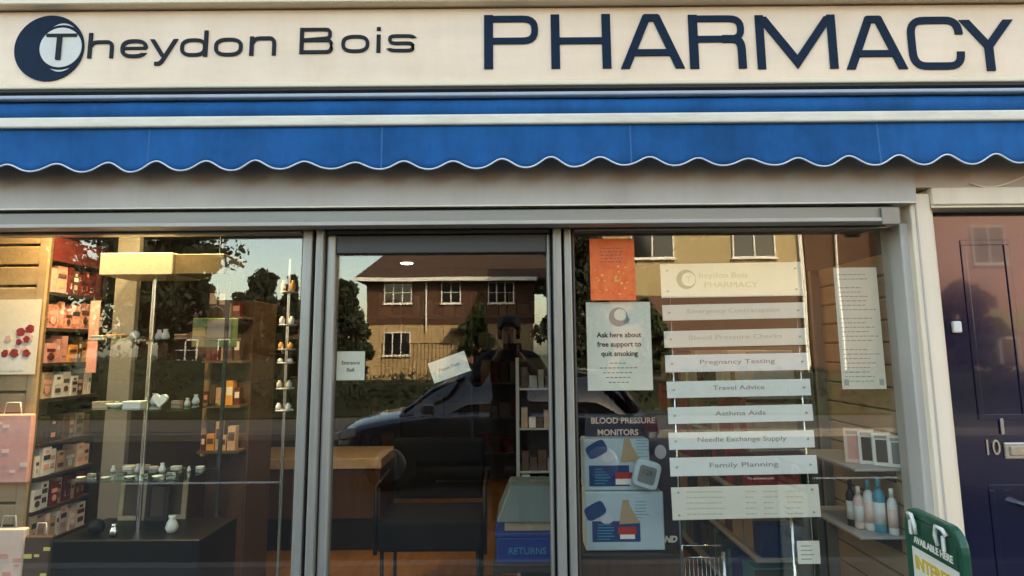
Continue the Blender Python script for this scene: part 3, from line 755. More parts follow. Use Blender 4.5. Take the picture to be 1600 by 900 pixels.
# low wire rack with the inverted U
wr = thing('wire_rack', (U(1066, 880, .3)[0], .3, 0), 'low chrome wire rack standing on the wooden shop floor', 'rack')
def pxp(px, py, y): x, z = U(px, py, y); return (x, y, z)
a = pxp(1066, 852, .30); b = pxp(1125, 852, .30); c = pxp(1001, 868, .34)
MB().tube([(a[0], .30, .006), a, b, (b[0], .30, b[2] - .001)], .0045, 8).build('hoop', 'chrome', wr)
q = pxp(1130, 862, .26)
MB().tube([(q[0], .26, .006), q], .010, 10).build('upright', 'chrome', wr)
MB().tube([(c[0], .34, .006), c], .008, 10).build('upright', 'chrome', wr)
mb = MB()
for k in range(9):
    x = a[0] + (b[0] - a[0]) * (k + .5) / 9; mb.tube([(x, .301, .05), (x, .301, a[2] - .05)], .0016, 6)
mb.tube([(a[0], .301, a[2] - .05), (b[0], .301, b[2] - .05)], .003, 6); mb.tube([(a[0], .301, .05), (b[0], .301, .05)], .003, 6)
mb.build('grille', 'chrome', wr)

# ------------------------------------------------------------------ blood pressure display
zb_ = U(960, 863, .22)[1]
x0, x1 = U(905, 863, .22)[0], U(1062, 863, .22)[0]
pn = thing('display_plinth', ((x0 + x1) / 2, .35, 0), 'low wooden plinth inside the window under the blue cartons', 'plinth')
MB().box(x0, x1, .20, .50, .006, zb_ - .02).build('body', 'wood_counter', pn, bevel=.004)
MB().box(x0 - .005, x1 + .005, .19, .51, zb_ - .0195, zb_).build('top', 'shelf_dark', pn, bevel=.003)
# header card
t, cx, cz, w_, h_ = sheet('header_card', 914, 1040, 646, 690, .335, 'print_dark', 'dark printed header card standing behind the pale blue cartons', 'display card', th=.004)
merge(text_mb('BLOOD PRESSURE', .036, cx - .01, .3302, cz + .030, bold=.001), text_mb('MONITORS', .036, cx - .035, .3302, cz - .022, bold=.001)).build('lettering', 'pink_pale', t)
MB().box(cx - .06, cx + .06, .336, .342, zb_ + .001, cz - h_ / 2).build('strut', 'shelf_dark', t)
def carton(pl, pr, pt, pb, y, dep, label, cuff, panel, lab, redtop):
    xa_, za_ = U(pl, pb, y); xb_, zb2 = U(pr, pt, y)
    t = thing('monitor_carton', ((xa_ + xb_) / 2, y + dep / 2, za_), label, 'carton', 'blood pressure monitor cartons')
    MB().box(xa_, xb_, y, y + dep, za_, zb2).build('box', 'pale_blue', t, bevel=.004)
    def flat(p, m, dy, nm):
        a, b = U(p[0], p[3], y - .001); c, d = U(p[1], p[2], y - .001)
        return MB().box(a, c, y - dy - .0008, y - dy, b, d).build(nm, m, t)
    flat(panel, 'print_blue', .0004, 'blue_panel')
    flat(redtop, 'red', .0016, 'red_flash'); flat(lab, 'paper', .0026, 'white_label')
    a, b = U(cuff[0], cuff[1], y)
    ang = R(28); mb = MB()
    P = [(a + u * math.cos(ang) - v * math.sin(ang), b + u * math.sin(ang) + v * math.cos(ang)) for u, v in arc(0, 0, .045, .030, 0, 360, 28, 4)[:-1]]
    mb.prism(P, y - .0034, y - .0006); mb.build('cuff_picture', 'print_blue', t)
    P = [(a + .048 + .028 * math.cos(k * .3), b - .035 + .018 * math.sin(k * .3)) for k in range(21)]
    MB().prism(P, y - .0026, y - .0005).build('monitor_picture', 'lilac', t)
    a2, b2 = U(cuff[0] + 48, cuff[1] + 2, y)
    P = [(a2 - .03, b2 - .05), (a2 + .06, b2 - .045), (a2 + .02, b2 + .02), (a2 + .012, b2 + .05), (a2 - .012, b2 + .05)]
    MB().prism(P, y - .0024, y - .0005).build('hand_picture', 'slat_tan', t)
    mb = MB(); random.seed(int(pl))
    for k in range(6):
        xx, zz = U(panel[0] + 8, panel[2] + 6 + k * 4.5, y); l = random.uniform(.03, .07)
        mb.box(xx, xx + l, y - .0018, y - .0013, zz - .0018, zz + .0018)
    for k in range(6):
        xx, zz = U(cuff[0] + 62, cuff[1] - 14 + k * 5, y); l = random.uniform(.03, .06)
        mb.box(xx, xx + l, y - .0012, y - .0007, zz - .0015, zz + .0015)
    mb.build('printing', 'teal', t)
    return t
carton(916, 1036, 768, 861, .225, .13, 'lower pale blue carton of the pair with red and white flash', (930, 798), (926, 1000, 814, 847), (969, 992, 835, 842), (966, 994, 823, 835), )
carton(913, 1014, 686, 767, .235, .12, 'upper pale blue carton of the pair behind the small silver monitor', (932, 702), (921, 983, 727, 760), (962, 986, 748, 757), (962, 988, 738, 749))
# monitor leaning on the cartons
mo = thing('pressure_monitor', pxp(1009, 762, .20), 'small silver blood pressure monitor leaning on the pale blue cartons', 'monitor')
cx, cz = U(1010, 741, .205); ang = R(-16)
def rr_(w_, h_, e=5): return [(cx + u * math.cos(ang) - v * math.sin(ang), cz + u * math.sin(ang) + v * math.cos(ang)) for u, v in arc(0, 0, w_, h_, 0, 360, 40, e)[:-1]]
MB().prism(rr_(.056, .058), .190, .222).build('case', 'pale_blue', mo, bevel=.008, seg=3)
MB().prism(rr_(.036, .036, 8), .1865, .1895).build('screen', 'lcd', mo)
text_mb('128', .030, cx, .186, cz + .010, rot=ang).build('digits', 'ink', mo)
# dark backing card with a white mark
t, cx, cz, w_, h_ = sheet('backing_card', 1014, 1062, 640, 862, .345, 'print_dark', 'tall dark blue backing card beside the stacked cartons', 'display card', th=.006)
x, z = U(1043, 843, .338); text_mb('AND', .036, x, .3372, z, bold=.002, shear=.3).build('logo', 'paper', t)
mb = MB()
for px, py, r in ((1024, 668, .022), (1032, 706, .026), (1026, 808, .010)):
    x, z = U(px, py, .338); mb.prism([(x + r * math.cos(k * .4), z + r * 1.2 * math.sin(k * .4)) for k in range(16)], .3365, .3385)
mb.build('picture', 'lilac', t)

# ------------------------------------------------------------------ slatwall at the end of the window
sw = thing('slatwall', (1.66, .4, .3), 'tan wooden slatwall panel at the end of the shop window', 'slatwall')
MB().box(1.655, 1.678, .165, .78, .10, 1.95).build('back_panel', 'slat_tan_dark', sw)
mb = MB()
k = 0; z = .10
while z < 1.94:
    mb.box(1.640, 1.6545, .166, .78, z, z + .088); z += .098
mb.build('slats', 'slat_tan', sw, bevel=.003)
MB().box(1.60, 1.678, .782, .81, .006, 1.95).build('side_panel', 'olive_panel', sw)
def side_shelf(z, label, y0=.17, y1=.70, d=.20):
    s = thing('wall_shelf', (1.54, .4, z), label, 'shelf', 'shelves on the tan slatwall')
    MB().box(1.6395 - d, 1.6395, y0, y1, z - .012, z).build('board', 'shelf_grey', s, bevel=.002)
    mb = MB()
    for y in (y0 + .05, y1 - .05): mb.prism([(1.6395, z - .07), (1.6395, z - .0125), (1.6395 - d * .8, z - .0125)], y, y + .006)
    mb.build('bracket', 'shelf_dark', s)
    return z
zs1 = U(1380, 726, .26)[1]; zs2 = U(1375, 829, .26)[1]
side_shelf(zs1, 'grey shelf on the tan slatwall carrying boxed cameras'); side_shelf(zs2, 'grey shelf on the tan slatwall carrying tall bottles')
def white_box(px, y, wpx, hpx, m, label, win='lcd', z=zs1, rz=R(-28), cat='box', grp='boxed goods on the slatwall shelf'):
    x = U(px, 700, y)[0]; sc = (y + 2.63) / F; w_, h_ = wpx * sc, hpx * sc
    t = thing('product_box', (x, y, z + .0005), label, cat, grp)
    MB().box(x - w_ / 2, x + w_ / 2, y - .02, y + .03, z + .0005, z + h_).build('carton', m, t, bevel=.002)
    if win:
        MB().box(x - w_ * .30, x + w_ * .30, y - .0225, y - .0205, z + h_ * .12, z + h_ * .80).build('picture', win, t)
        MB().box(x - w_ * .35, x + w_ * .35, y - .0222, y - .0203, z + h_ * .84, z + h_ * .94).build('print', 'ink_soft', t)
    t.rotation_euler.z = rz
    return t
white_box(1402, .20, 27, 46, 'white_pack', 'white boxed gadget nearest the glass on the upper slatwall shelf')
white_box(1377, .24, 25, 48, 'white_pack', 'white boxed gadget with dark picture in the middle of the slatwall shelf', 'ink')
white_box(1354, .28, 22, 50, 'white_pack', 'narrow black fronted box between the white boxes', 'black_lacquer')
white_box(1334, .32, 26, 50, 'pink_pale', 'pale pink packet at the far end of the slatwall shelf', 'pink')
def bottle(px, y, hpx, r, mb_, mc, z, label, grp='bottles on the slatwall shelf', pump=False):
    x = U(px, 790, y)[0]; h = hpx * (y + 2.63) / F
    t = thing('bottle', (x, y, z + .0005), label, 'bottle', grp)
    MB().lathe((x, y, z + .0005), [(r * .92, 0), (r, .006), (r, h * .66), (r * .75, h * .75), (r * .38, h * .80)], 16).build('body', mb_, t)
    MB().lathe((x, y, z + .0005), [(r * .45, h * .801), (r * .45, h * .985), (r * .38, h)], 14).build('cap', mc, t)
    MB().lathe((x, y, z + .0005), [(r * 1.012, h * .15), (r * 1.012, h * .55)], 16).build('wrap', 'white_pack' if mb_ != 'white_pack' else 'pink_pale', t)
    return t
for px, y, hp, r, a, c, lab in ((1394, .20, 66, .020, 'white_pack', 'white_pack', 'slim white bottle nearest the glass on the lower slatwall shelf'),
        (1374, .24, 78, .024, 'teal', 'teal', 'tall teal bottle standing in the middle of the lower slatwall shelf'),
        (1358, .27, 72, .022, 'white_pack', 'teal', 'white bottle with teal cap on the lower slatwall shelf'),
        (1342, .30, 60, .022, 'pink_pale', 'white_pack', 'pale pink bottle on the lower slatwall shelf'),
        (1330, .34, 66, .020, 'black_lacquer', 'black_lacquer', 'black bottle at the far end of the lower slatwall shelf')):
    bottle(px, y, hp, r, a, c, zs2, lab)
# strips of price tickets above
sk = thing('ticket_rail', (1.60, .30, 1.4), 'slim pale rail of price tickets beside the tall notice sheet', 'rail')
x, _ = U(1392, 430, .30); z0, z1 = U(1392, 500, .30)[1], U(1392, 350, .30)[1]
MB().box(x - .004, x + .012, .30, .31, z0, z1).build('strip', 'shelf_grey', sk)
mb = MB()
for k in range(5): mb.box(x - .03, x + .03, .290, .298, z0 + .06 * k + .01, z0 + .06 * k + .045)
mb.build('ticket', 'pink_pale', sk)

# gondola further in along that wall
gd = thing('gondola', (1.5, 1.9, 0), 'grey metal gondola shelving deeper in the shop beyond the slatwall', 'shelving')
MB().box(1.64, 1.676, 1.0, 3.4, .006, 1.55).build('back_panel', 'olive_panel', gd)
zz = [.12, .42, .72, 1.0, 1.28]
for z in zz: MB().box(1.30, 1.6395, 1.0, 3.4, z - .02, z).build('shelf', 'shelf_grey', gd, bevel=.002)
MB().box(1.32, 1.6395, 1.01, 3.39, .006, .098).build('plinth', 'shelf_dark', gd)
random.seed(3)
pal = {0: ('crate_blue', 'teal', 'box_teal'), 1: ('brown_pack', 'tan_pack', 'print_blue'), 2: ('red', 'red', 'brown_pack'), 3: ('red', 'brown_pack', 'tan_pack'), 4: ('white_pack', 'tan_pack', 'brown_pack')}
desc = ['blue carton on the lowest gondola shelf', 'brown carton on the second gondola shelf', 'dark red packet on the middle gondola shelf', 'reddish packet on the fourth gondola shelf', 'pale packet on the top gondola shelf']
for r, z in enumerate(zz):
    y = 1.02
    while y < 3.2:
        wd = random.uniform(.09, .16); h = random.uniform(.15, .25)
        o = MB().box(1.32 + random.uniform(0, .03), 1.58, y, y + wd, z + .0005, z + h).build('carton', random.choice(pal[r]), bevel=.003)
        tag(o, desc[r], 'carton', desc[r].replace('carton', 'cartons').replace('packet', 'packets')); y += wd + .012
mk('dim_pack', (0.035, 0.024, 0.018), 0.7, var=.3, scale=14, spec=.1)  # dim pack colours: the gloom at the back is in the colour
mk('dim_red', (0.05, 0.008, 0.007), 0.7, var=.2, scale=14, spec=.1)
mk('maroon', (0.11, 0.012, 0.010), 0.5, var=.2, scale=14)
# ------------------------------------------------------------------ cosmetics unit with its slatted end
cu = thing('cosmetics_unit', (-2.1, .35, 0), 'tall cosmetics unit of dark shelves with a tan slatted end panel', 'shop unit')
MB().box(-2.29, -2.008, .165, .180, .10, 2.10).build('end_backing', 'slat_tan_dark', cu)
mb = MB(); z = .10
while z < 2.09: mb.box(-2.29, -2.05, .150, .1645, z, z + .086); z += .098
mb.build('slats', 'slat_tan', cu, bevel=.003)
MB().box(-2.048, -2.008, .148, .1645, .10, 2.10).build('end_trim', 'slat_tan', cu)
MB().box(-2.29, -2.26, .182, .62, .006, 2.10).build('back_panel', 'pink_pale', cu)
MB().box(-2.255, -2.0, .585, .60, .006, 2.10).build('far_side', 'shelf_dark', cu)
levels = [.52, .68, .83, .98, 1.13, 1.335, 1.50, 1.665, 1.835]
for z in levels: MB().box(-2.255, -1.995, .182, .584, z - .018, z).build('shelf', 'shelf_dark', cu, bevel=.002)
MB().box(-2.255, -2.0, .182, .584, 1.985, 2.10).build('canopy', 'maroon', cu)
mk('lip_pattern', (0.72, 0.40, 0.30), 0.5, col2=(0.30, 0.03, 0.02), scale=55)
random.seed(21)
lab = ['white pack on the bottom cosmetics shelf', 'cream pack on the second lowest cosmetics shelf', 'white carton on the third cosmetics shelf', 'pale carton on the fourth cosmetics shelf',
       'dark bottle box on the middle cosmetics shelf', 'brown striped pack on the cosmetics shelf above the dark row', 'orange and pink pack on the third cosmetics shelf from the top',
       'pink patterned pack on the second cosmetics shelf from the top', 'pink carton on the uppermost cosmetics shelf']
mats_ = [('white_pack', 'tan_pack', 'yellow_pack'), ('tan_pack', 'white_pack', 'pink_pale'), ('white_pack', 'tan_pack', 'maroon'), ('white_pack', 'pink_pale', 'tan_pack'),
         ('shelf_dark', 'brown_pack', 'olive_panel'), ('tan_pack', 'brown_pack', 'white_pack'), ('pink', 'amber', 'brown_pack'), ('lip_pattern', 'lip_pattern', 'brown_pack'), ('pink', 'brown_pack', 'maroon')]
for r, z in enumerate(levels):
    y = .186; c = 0
    while y < .54:
        wd = random.uniform(.022, .070); h = random.uniform(.085, .134); dp = random.uniform(.05, .09)
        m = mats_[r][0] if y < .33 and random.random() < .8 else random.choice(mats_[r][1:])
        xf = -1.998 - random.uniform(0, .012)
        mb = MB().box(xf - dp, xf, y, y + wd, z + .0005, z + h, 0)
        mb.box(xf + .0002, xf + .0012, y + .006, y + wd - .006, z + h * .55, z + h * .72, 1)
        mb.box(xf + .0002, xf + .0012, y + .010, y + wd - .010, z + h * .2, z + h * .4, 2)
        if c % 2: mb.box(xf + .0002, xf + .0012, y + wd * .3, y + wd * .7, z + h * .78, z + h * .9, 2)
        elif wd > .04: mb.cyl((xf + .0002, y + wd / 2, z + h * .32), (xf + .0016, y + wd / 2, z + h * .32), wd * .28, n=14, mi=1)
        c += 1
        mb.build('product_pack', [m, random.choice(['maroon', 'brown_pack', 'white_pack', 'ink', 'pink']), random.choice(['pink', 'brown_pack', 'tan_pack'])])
        y += wd + .006
for o in [o for o in COL.objects if o.name.startswith('product_pack')]:
    z = o.location.z; r = min(range(9), key=lambda k: abs(levels[k] - z))
    tag(o, lab[r], 'pack', lab[r].replace(' pack ', ' packs ').replace(' carton ', ' cartons ').replace(' box ', ' boxes '))
for o in [cu] + [o for o in COL.objects if o.name.startswith('product_pack')]: o.location = Vector(o.location) + Vector((-.19, .22, 0))
# leaning pink card strip on the unit's far side
t = thing('side_banner', (-2.1, .64, 1.2), 'slim pink banner leaning on the far side of the cosmetics unit', 'banner')
q = [pxp(143, 470, .64), pxp(158, 470, .64), pxp(150, 582, .64), pxp(134, 582, .64)]
MB().prism([(a[0], a[2]) for a in q], .636, .640).build('sheet', 'pink', t)
# flower poster in front of the slatted end
t, cx, cz, w_, h_ = sheet('flower_poster', -14, 60, 468, 585, .350, 'paper_warm', 'cream poster with dark red roses hung on the tan slats', 'poster')
mk('rose', (0.30, 0.015, 0.02), 0.5, var=.4, scale=40); mk('rose_pale', (0.72, 0.45, 0.40), 0.5, var=.2, scale=40)
random.seed(4); mb = MB(); mb2 = MB()
for k in range(15):
    a = cx + random.uniform(-.27, .36) * w_; b = cz + random.uniform(-.26, .18) * h_; r = random.uniform(.012, .021)
    P = [(a + r * (1 + .18 * math.sin(5 * j * .35 + k)) * math.cos(j * .35), b + r * math.sin(j * .35)) for j in range(18)]
    (mb if k % 3 else mb2).prism(P, .3475 - .0001 * k, .3487)
mb.build('roses', 'rose', t); mb2.build('pale_roses', 'rose_pale', t)
MB().prism([(cx - .05, cz - h_ * .45), (cx + .055, cz - h_ * .45), (cx + .065, cz - h_ * .25), (cx - .06, cz - h_ * .25)], .3480, .3487).build('vase', 'white_pack', t)
# pink bags made up for a reflected pink glare at the foot of the slats
random.seed(8)
for k, (px, py, y, wd, h, m, lb) in enumerate(((16, 700, .330, .20, .30, 'pink', 'large pink bag standing in for reflected glare under the rose poster'), (10, 880, .335, .17, .30, 'pink_pale', 'pale pink bag standing in for reflected glare below the large pink bag'), (62, 880, .335, .12, .24, 'yellow_pack', 'yellow and brown packet beside the pale pink bag'))):
    x, z = U(px, py, y)
    t = thing('stand_in_bag', (x, y, z - h * .5), lb, 'bag', None)
    MB().box(x - wd / 2, x + wd / 2, y - .018 - .003 * k, y + .01, z - h / 2, z + h / 2).build('bag', m if k < 2 else 'brown_pack', t, bevel=.006)
    MB().tube([(x - wd * .2, y - .005, z + h / 2), (x - wd * .15, y - .005, z + h / 2 + .05), (x + wd * .15, y - .005, z + h / 2 + .05), (x + wd * .2, y - .005, z + h / 2)], .003, 6).build('handle', 'white_pack', t)
    mb = MB()
    for q in range(7):
        a = x + random.uniform(-.4, .4) * wd; b = z + random.uniform(-.4, .4) * h; s_ = random.uniform(.008, .022)
        mb.box(a - s_, a + s_, y - .0192 - .003 * k, y - .0182 - .003 * k, b - s_ * .5, b + s_ * .5)
    mb.build('pattern', 'pink_pale' if k == 0 else ('pink' if k == 1 else 'yellow_pack'), t)

# ------------------------------------------------------------------ glass display stand with ornaments
dc = thing('display_cabinet', (-1.72, .45, 0), 'glass shelf display on a chrome pole over a black cabinet base', 'display stand')
zb0 = U(210, 832, .40)[1]
MB().box(-2.0, -1.36, .28, .66, .08, zb0).build('base', 'black_lacquer', dc, bevel=.004)
MB().box(-1.98, -1.38, .30, .64, .006, .079).build('kick', 'shelf_dark', dc)
px_, _ = U(228, 650, .45)
zh0, zh1 = U(220, 430, .36)[1], U(220, 396, .36)[1]
MB().cyl((px_, .45, zb0 + .0005), (px_, .45, zh0 - .0005), .0115, n=14).build('pole', 'chrome', dc)
a, b, c = U(160, 412, .36)[0], U(273, 412, .36)[0], U(350, 412, .36)[0]
MB().box(a, b, .34, .62, zh0, zh1).build('header', 'header_yellow', dc, bevel=.003)
MB().box(b + .001, c, .36, .60, zh0 + .004, zh1 - .004).build('header_end', 'header_brown', dc, bevel=.003)
xa_, xb_ = U(152, 640, .6)[0] , U(187, 640, .6)[0]
MB().box(xa_, xb_, .665, .70, .006, 2.3).build('upright_panel', 'olive_panel', dc)
sh = []
for py in (531, 636, 742):
    z = U(228, py, .42)[1]; sh.append(z)
    MB().box(-1.96, -1.46, .29, .61, z - .008, z).build('shelf', 'shelf_glass', dc)
    MB().cyl((px_, .45, z - .02), (px_, .45, z - .0085), .022, n=14).build('collar', 'chrome', dc)
MB().box(-1.465, -1.45, .64, .655, zb0 + .0005, zh0 - .0005).build('corner_post', 'alu_dark', dc)
# ornaments
def orn(kind, x, y, z, s, m, label, grp):
    nm = {'dish': 'glass_dish', 'vase': 'small_vase', 'box': 'jewel_box', 'heart': 'heart_ornament', 'ball': 'glass_ball', 'frame': 'photo_frame'}[kind]
    z += .0005
    mb = MB()
    if kind == 'dish': mb.lathe((x, y, z), [(s * .4, 0), (s * .5, s * .08), (s, s * .45), (s * .95, s * .47), (s * .45, s * .14), (.001, s * .12)], 20)
    elif kind == 'vase': mb.lathe((x, y, z), [(s * .45, 0), (s * .7, s * .5), (s * .5, s * 1.1), (s * .3, s * 1.5), (s * .42, s * 1.8)], 16)
    elif kind == 'box':
        mb.box(x - s, x + s, y - s * .7, y + s * .7, z, z + s * .55); mb.box(x - s * 1.04, x + s * 1.04, y - s * .74, y + s * .74, z + s * .56, z + s * .8)
    elif kind == 'ball': mb.lathe((x, y, z), [(s * .2, 0)] + [(s * math.sin(t), s - s * math.cos(t)) for t in [.3 + .27 * i for i in range(10)]] + [(.001, 2 * s)], 18)
    elif kind == 'heart':
        P = []
        for i in range(30):
            t = 2 * math.pi * i / 30
            P.append((x + s * .062 * 16 * math.sin(t) ** 3, z + s * 1.05 + s * .062 * (13 * math.cos(t) - 5 * math.cos(2 * t) - 2 * math.cos(3 * t) - math.cos(4 * t))))
        mb.prism(P, y - .008, y + .008)
    o = mb.build(nm, m, bevel=.001 if kind in ('box', 'heart') else 0)
    return tag(o, label, nm.split('_')[-1] if kind != 'box' else 'trinket box', grp)
random.seed(6)
for k in range(5):
    orn(('box', 'dish', 'vase', 'box', 'vase')[k], -1.94 + .10 * k, .54 + .02 * (k % 2), sh[1], .022 + .004 * (k % 3), ('white_pack', 'chrome', 'paper', 'tan_pack', 'white_pack')[k], 'little trinket at the back of the middle glass shelf', 'trinkets at the back of the middle glass shelf')
    orn(('dish', 'box', 'vase', 'dish', 'box')[k], -1.94 + .10 * k, .54 + .02 * (k % 2), sh[0], .020 + .004 * (k % 3), ('chrome', 'brown_pack', 'white_pack', 'amber', 'tan_pack')[k], 'little trinket at the back of the top glass shelf', 'trinkets at the back of the top glass shelf')
z = sh[0]
orn('dish', -1.86, .40, z, .050, 'amber', 'amber dish on the top glass shelf', None)
orn('ball', -1.79, .42, z, .022, 'white_pack', 'round white ornament on the top glass shelf', None)
orn('box', -1.92, .36, z, .026, 'header_yellow', 'little yellow trinket box on the top glass shelf', None)
orn('vase', -1.66, .45, z, .028, 'white_pack', 'small pale vase beyond the pole on the top glass shelf', None)
orn('box', -1.55, .40, z, .030, 'brown_pack', 'brown trinket box on the top glass shelf', None)
z = sh[1]
orn('box', -1.90, .40, z, .036, 'tan_pack', 'tan trinket box on the middle glass shelf', None)
orn('dish', -1.82, .37, z, .046, 'white_pack', 'white dish on the middle glass shelf', None)
orn('box', -1.73, .36, z, .040, 'white_pack', 'white trinket box before the pole on the middle glass shelf', None)
orn('heart', -1.615, .36, z, .034, 'white_pack', 'upright white heart on the middle glass shelf', None)
orn('vase', -1.52, .42, z, .022, 'shelf_grey', 'little grey vase at the end of the middle glass shelf', None)
z = sh[2]
for k in range(16):
    x = -1.94 + .029 * k + random.uniform(-.01, .01); kd = ('dish', 'box', 'vase', 'box')[k % 4]
    orn(kd, x, .33 + .075 * (k % 4) + random.uniform(-.01, .01), z, random.uniform(.013, .024), ('white_pack', 'chrome', 'white_pack', 'paper')[k % 4],
        'small white or silver trinket crowded on the lowest glass shelf', 'trinkets crowded on the lowest glass shelf')
# picture frames on the black base
def photo_frame(px, y, w_, h_, m, label, lean=.05):
    x = U(px, 800, y)[0]; z = zb0 + .0005
    t = thing('photo_frame', (x, y, z), label, 'photo frame', None)
    mb = MB(); b = .022
    mb.box(x - w_ / 2, x + w_ / 2, y, y + .015, z, z + b); mb.box(x - w_ / 2, x + w_ / 2, y, y + .015, z + h_ - b, z + h_)
    mb.box(x - w_ / 2, x - w_ / 2 + b, y, y + .015, z + b, z + h_ - b); mb.box(x + w_ / 2 - b, x + w_ / 2, y, y + .015, z + b, z + h_ - b)
    mb.build('border', m, t, bevel=.002)
    MB().box(x - w_ / 2 + b, x + w_ / 2 - b, y + .006, y + .012, z + b, z + h_ - b).build('picture', 'brown_pack', t)
    t.rotation_euler.x = -lean
photo_frame(205, .60, .13, .26, 'tan_pack', 'tall tan photo frame standing on the black cabinet base')
photo_frame(243, .58, .11, .18, 'shelf_dark', 'small dark photo frame in front of the tan one')
photo_frame(268, .62, .13, .24, 'tan_pack', 'tan photo frame at the end of the black cabinet base')
orn('vase', U(268, 830, .40)[0], .40, zb0, .040, 'white_pack', 'white vase at the end of the black cabinet base', None)
orn('vase', U(178, 830, .34)[0], .34, zb0, .030, 'chrome', 'silver vase at the near corner of the black cabinet base', None)
orn('ball', U(150, 830, .36)[0], .36, zb0, .035, 'black_lacquer', 'black glass ball on the black cabinet base', None)

# hanging gift bag and tall lit column in the middle of the window
t = thing('carrier_bag', pxp(336, 545, .80), 'yellow and green carrier bag with thin handle hung behind the window', 'bag')
x0, z0 = U(303, 543, .80); x1, z1 = U(369, 497, .80)
MB().box(x0, x1, .77, .83, z0, z1).build('bag', 'green_pack', t, bevel=.004)
MB().box(x0 + .004, x0 + .07, .766, .7695, z0 + .004, z1 - .05).build('front_print', 'yellow_pack', t)
MB().box(x0 + .08, x1 - .01, .766, .7695, z0 + .05, z1 - .01).build('front_print', 'header_yellow', t)
xm = (x0 + x1) / 2
MB().tube([(xm + .045 * math.cos(R(a)), .80, z1 + .045 * math.sin(R(a)) * 1.4) for a in range(0, 181, 15)], .003, 6).build('handle', 'ink', t)
x, z = U(336, 497, .80)
MB().tube([(xm, .80, z1 + .065), (xm, .80, ZC - .001)], .0015, 5).build('cord', 'shelf_grey', t)
sc_ = thing('spinner_column', (U(445, 600, .35)[0], .35, 0), 'slim chrome spinner column with small shelves beside the door post', 'spinner')
cx = U(446, 600, .35)[0]
MB().cyl((cx, .35, .03), (cx, .35, U(446, 405, .35)[1]), .008, n=12).build('pole', 'chrome', sc_)
MB().lathe((cx, .35, .006), [(.10, 0), (.10, .008), (.02, .022)], 24).build('foot', 'shelf_dark', sc_)
tz = []
for py in (456, 507, 545, 566, 606, 640):
    z = U(446, py, .35)[1]; tz.append(z)
    MB().lathe((cx, .35, z - .006), [(.040, 0), (.040, .006)], 20).build('tray', 'shelf_grey', sc_)
for k, z in enumerate(tz):
    for q in (0, 1):
        a = -.022 + .044 * q; h = (.052, .036, .030, .018, .034, .03)[k]
        o = MB().lathe((cx + a, .335, z + .0005), [(.010, 0), (.012, h * .2), (.012, h * .7), (.006, h * .8), (.007, h)], 12).build('lotion_bottle', ('amber', 'white_pack', 'amber', 'white_pack', 'header_yellow', 'white_pack')[k])
        tag(o, 'tiny lotion bottle on tray %s of the slim spinner column' % ('one', 'two', 'three', 'four', 'five', 'six')[k], 'bottle', 'tiny bottles on spinner tray ' + ('one', 'two', 'three', 'four', 'five', 'six')[k])

# ------------------------------------------------------------------ furniture deeper in the shop
ct = thing('shop_counter', (-1.6, 2.9, 0), 'low wooden shop counter with white top edge on a dark kickplate', 'counter')
MB().box(-2.25, -1.05, 2.62, 3.2, .006, .24).build('kickplate', 'black_lacquer', ct)
MB().box(-2.25, -1.05, 2.60, 3.22, .242, .62).build('front', 'wood_counter', ct, bevel=.004)
MB().box(-2.26, -1.04, 2.58, 3.24, .622, .70)  .build('top', 'tan_pack', ct, bevel=.004)
wc = thing('wall_cabinet', (-1.55, 1.55, 0), 'tall brown wooden cabinet with tan edge painted as if lit behind the display', 'cabinet')
x0, x1 = U(322, 600, 1.5)[0], U(392, 600, 1.5)[0]
MB().box(x0 + .03, x1, 1.5, 1.9, .10, U(350, 470, 1.5)[1])  .build('carcass', 'brown_pack', wc, bevel=.004)
MB().box(x0 - .001, x0 + .029, 1.47, 1.9, U(340, 712, 1.5)[1], U(340, 560, 1.5)[1]).build('edge', 'slat_tan', wc, bevel=.003)  # tan strip carries the warm glow of this edge in its colour
MB().box(x0 + .05, x1 - .01, 1.494, 1.4995, .30, U(350, 640, 1.5)[1]).build('door', 'brown_pack', wc)
MB().box(x0 + .02, x1, 1.50, 1.9, .006, .098).build('kick', 'shelf_dark', wc)
random.seed(31)
for r in range(4):
    z = .95 + .27 * r
    MB().box(x0 + .032, x1 - .005, 1.36, 1.4935, z - .015, z).build('shelf', 'slat_tan_dark', wc)
    x = x0 + .045
    while x < x1 - .05:
        wd = random.uniform(.025, .055); h = random.uniform(.08, .20)
        o = MB().box(x, x + wd, 1.38, 1.43, z + .0005, z + h, 0).box(x + .004, x + wd - .004, 1.3785, 1.3795, z + h * .4, z + h * .75, 1).build('gift_box', [random.choice(['amber', 'tan_pack', 'brown_pack', 'maroon', 'green_pack']), random.choice(['white_pack', 'pink', 'brown_pack'])], bevel=.002)
        nm_ = ('lowest', 'second', 'third', 'top')[r]
        tag(o, 'small gift box on the %s shelf of the brown cabinet' % nm_, 'box', 'gift boxes on the %s cabinet shelf' % nm_); x += wd + .008
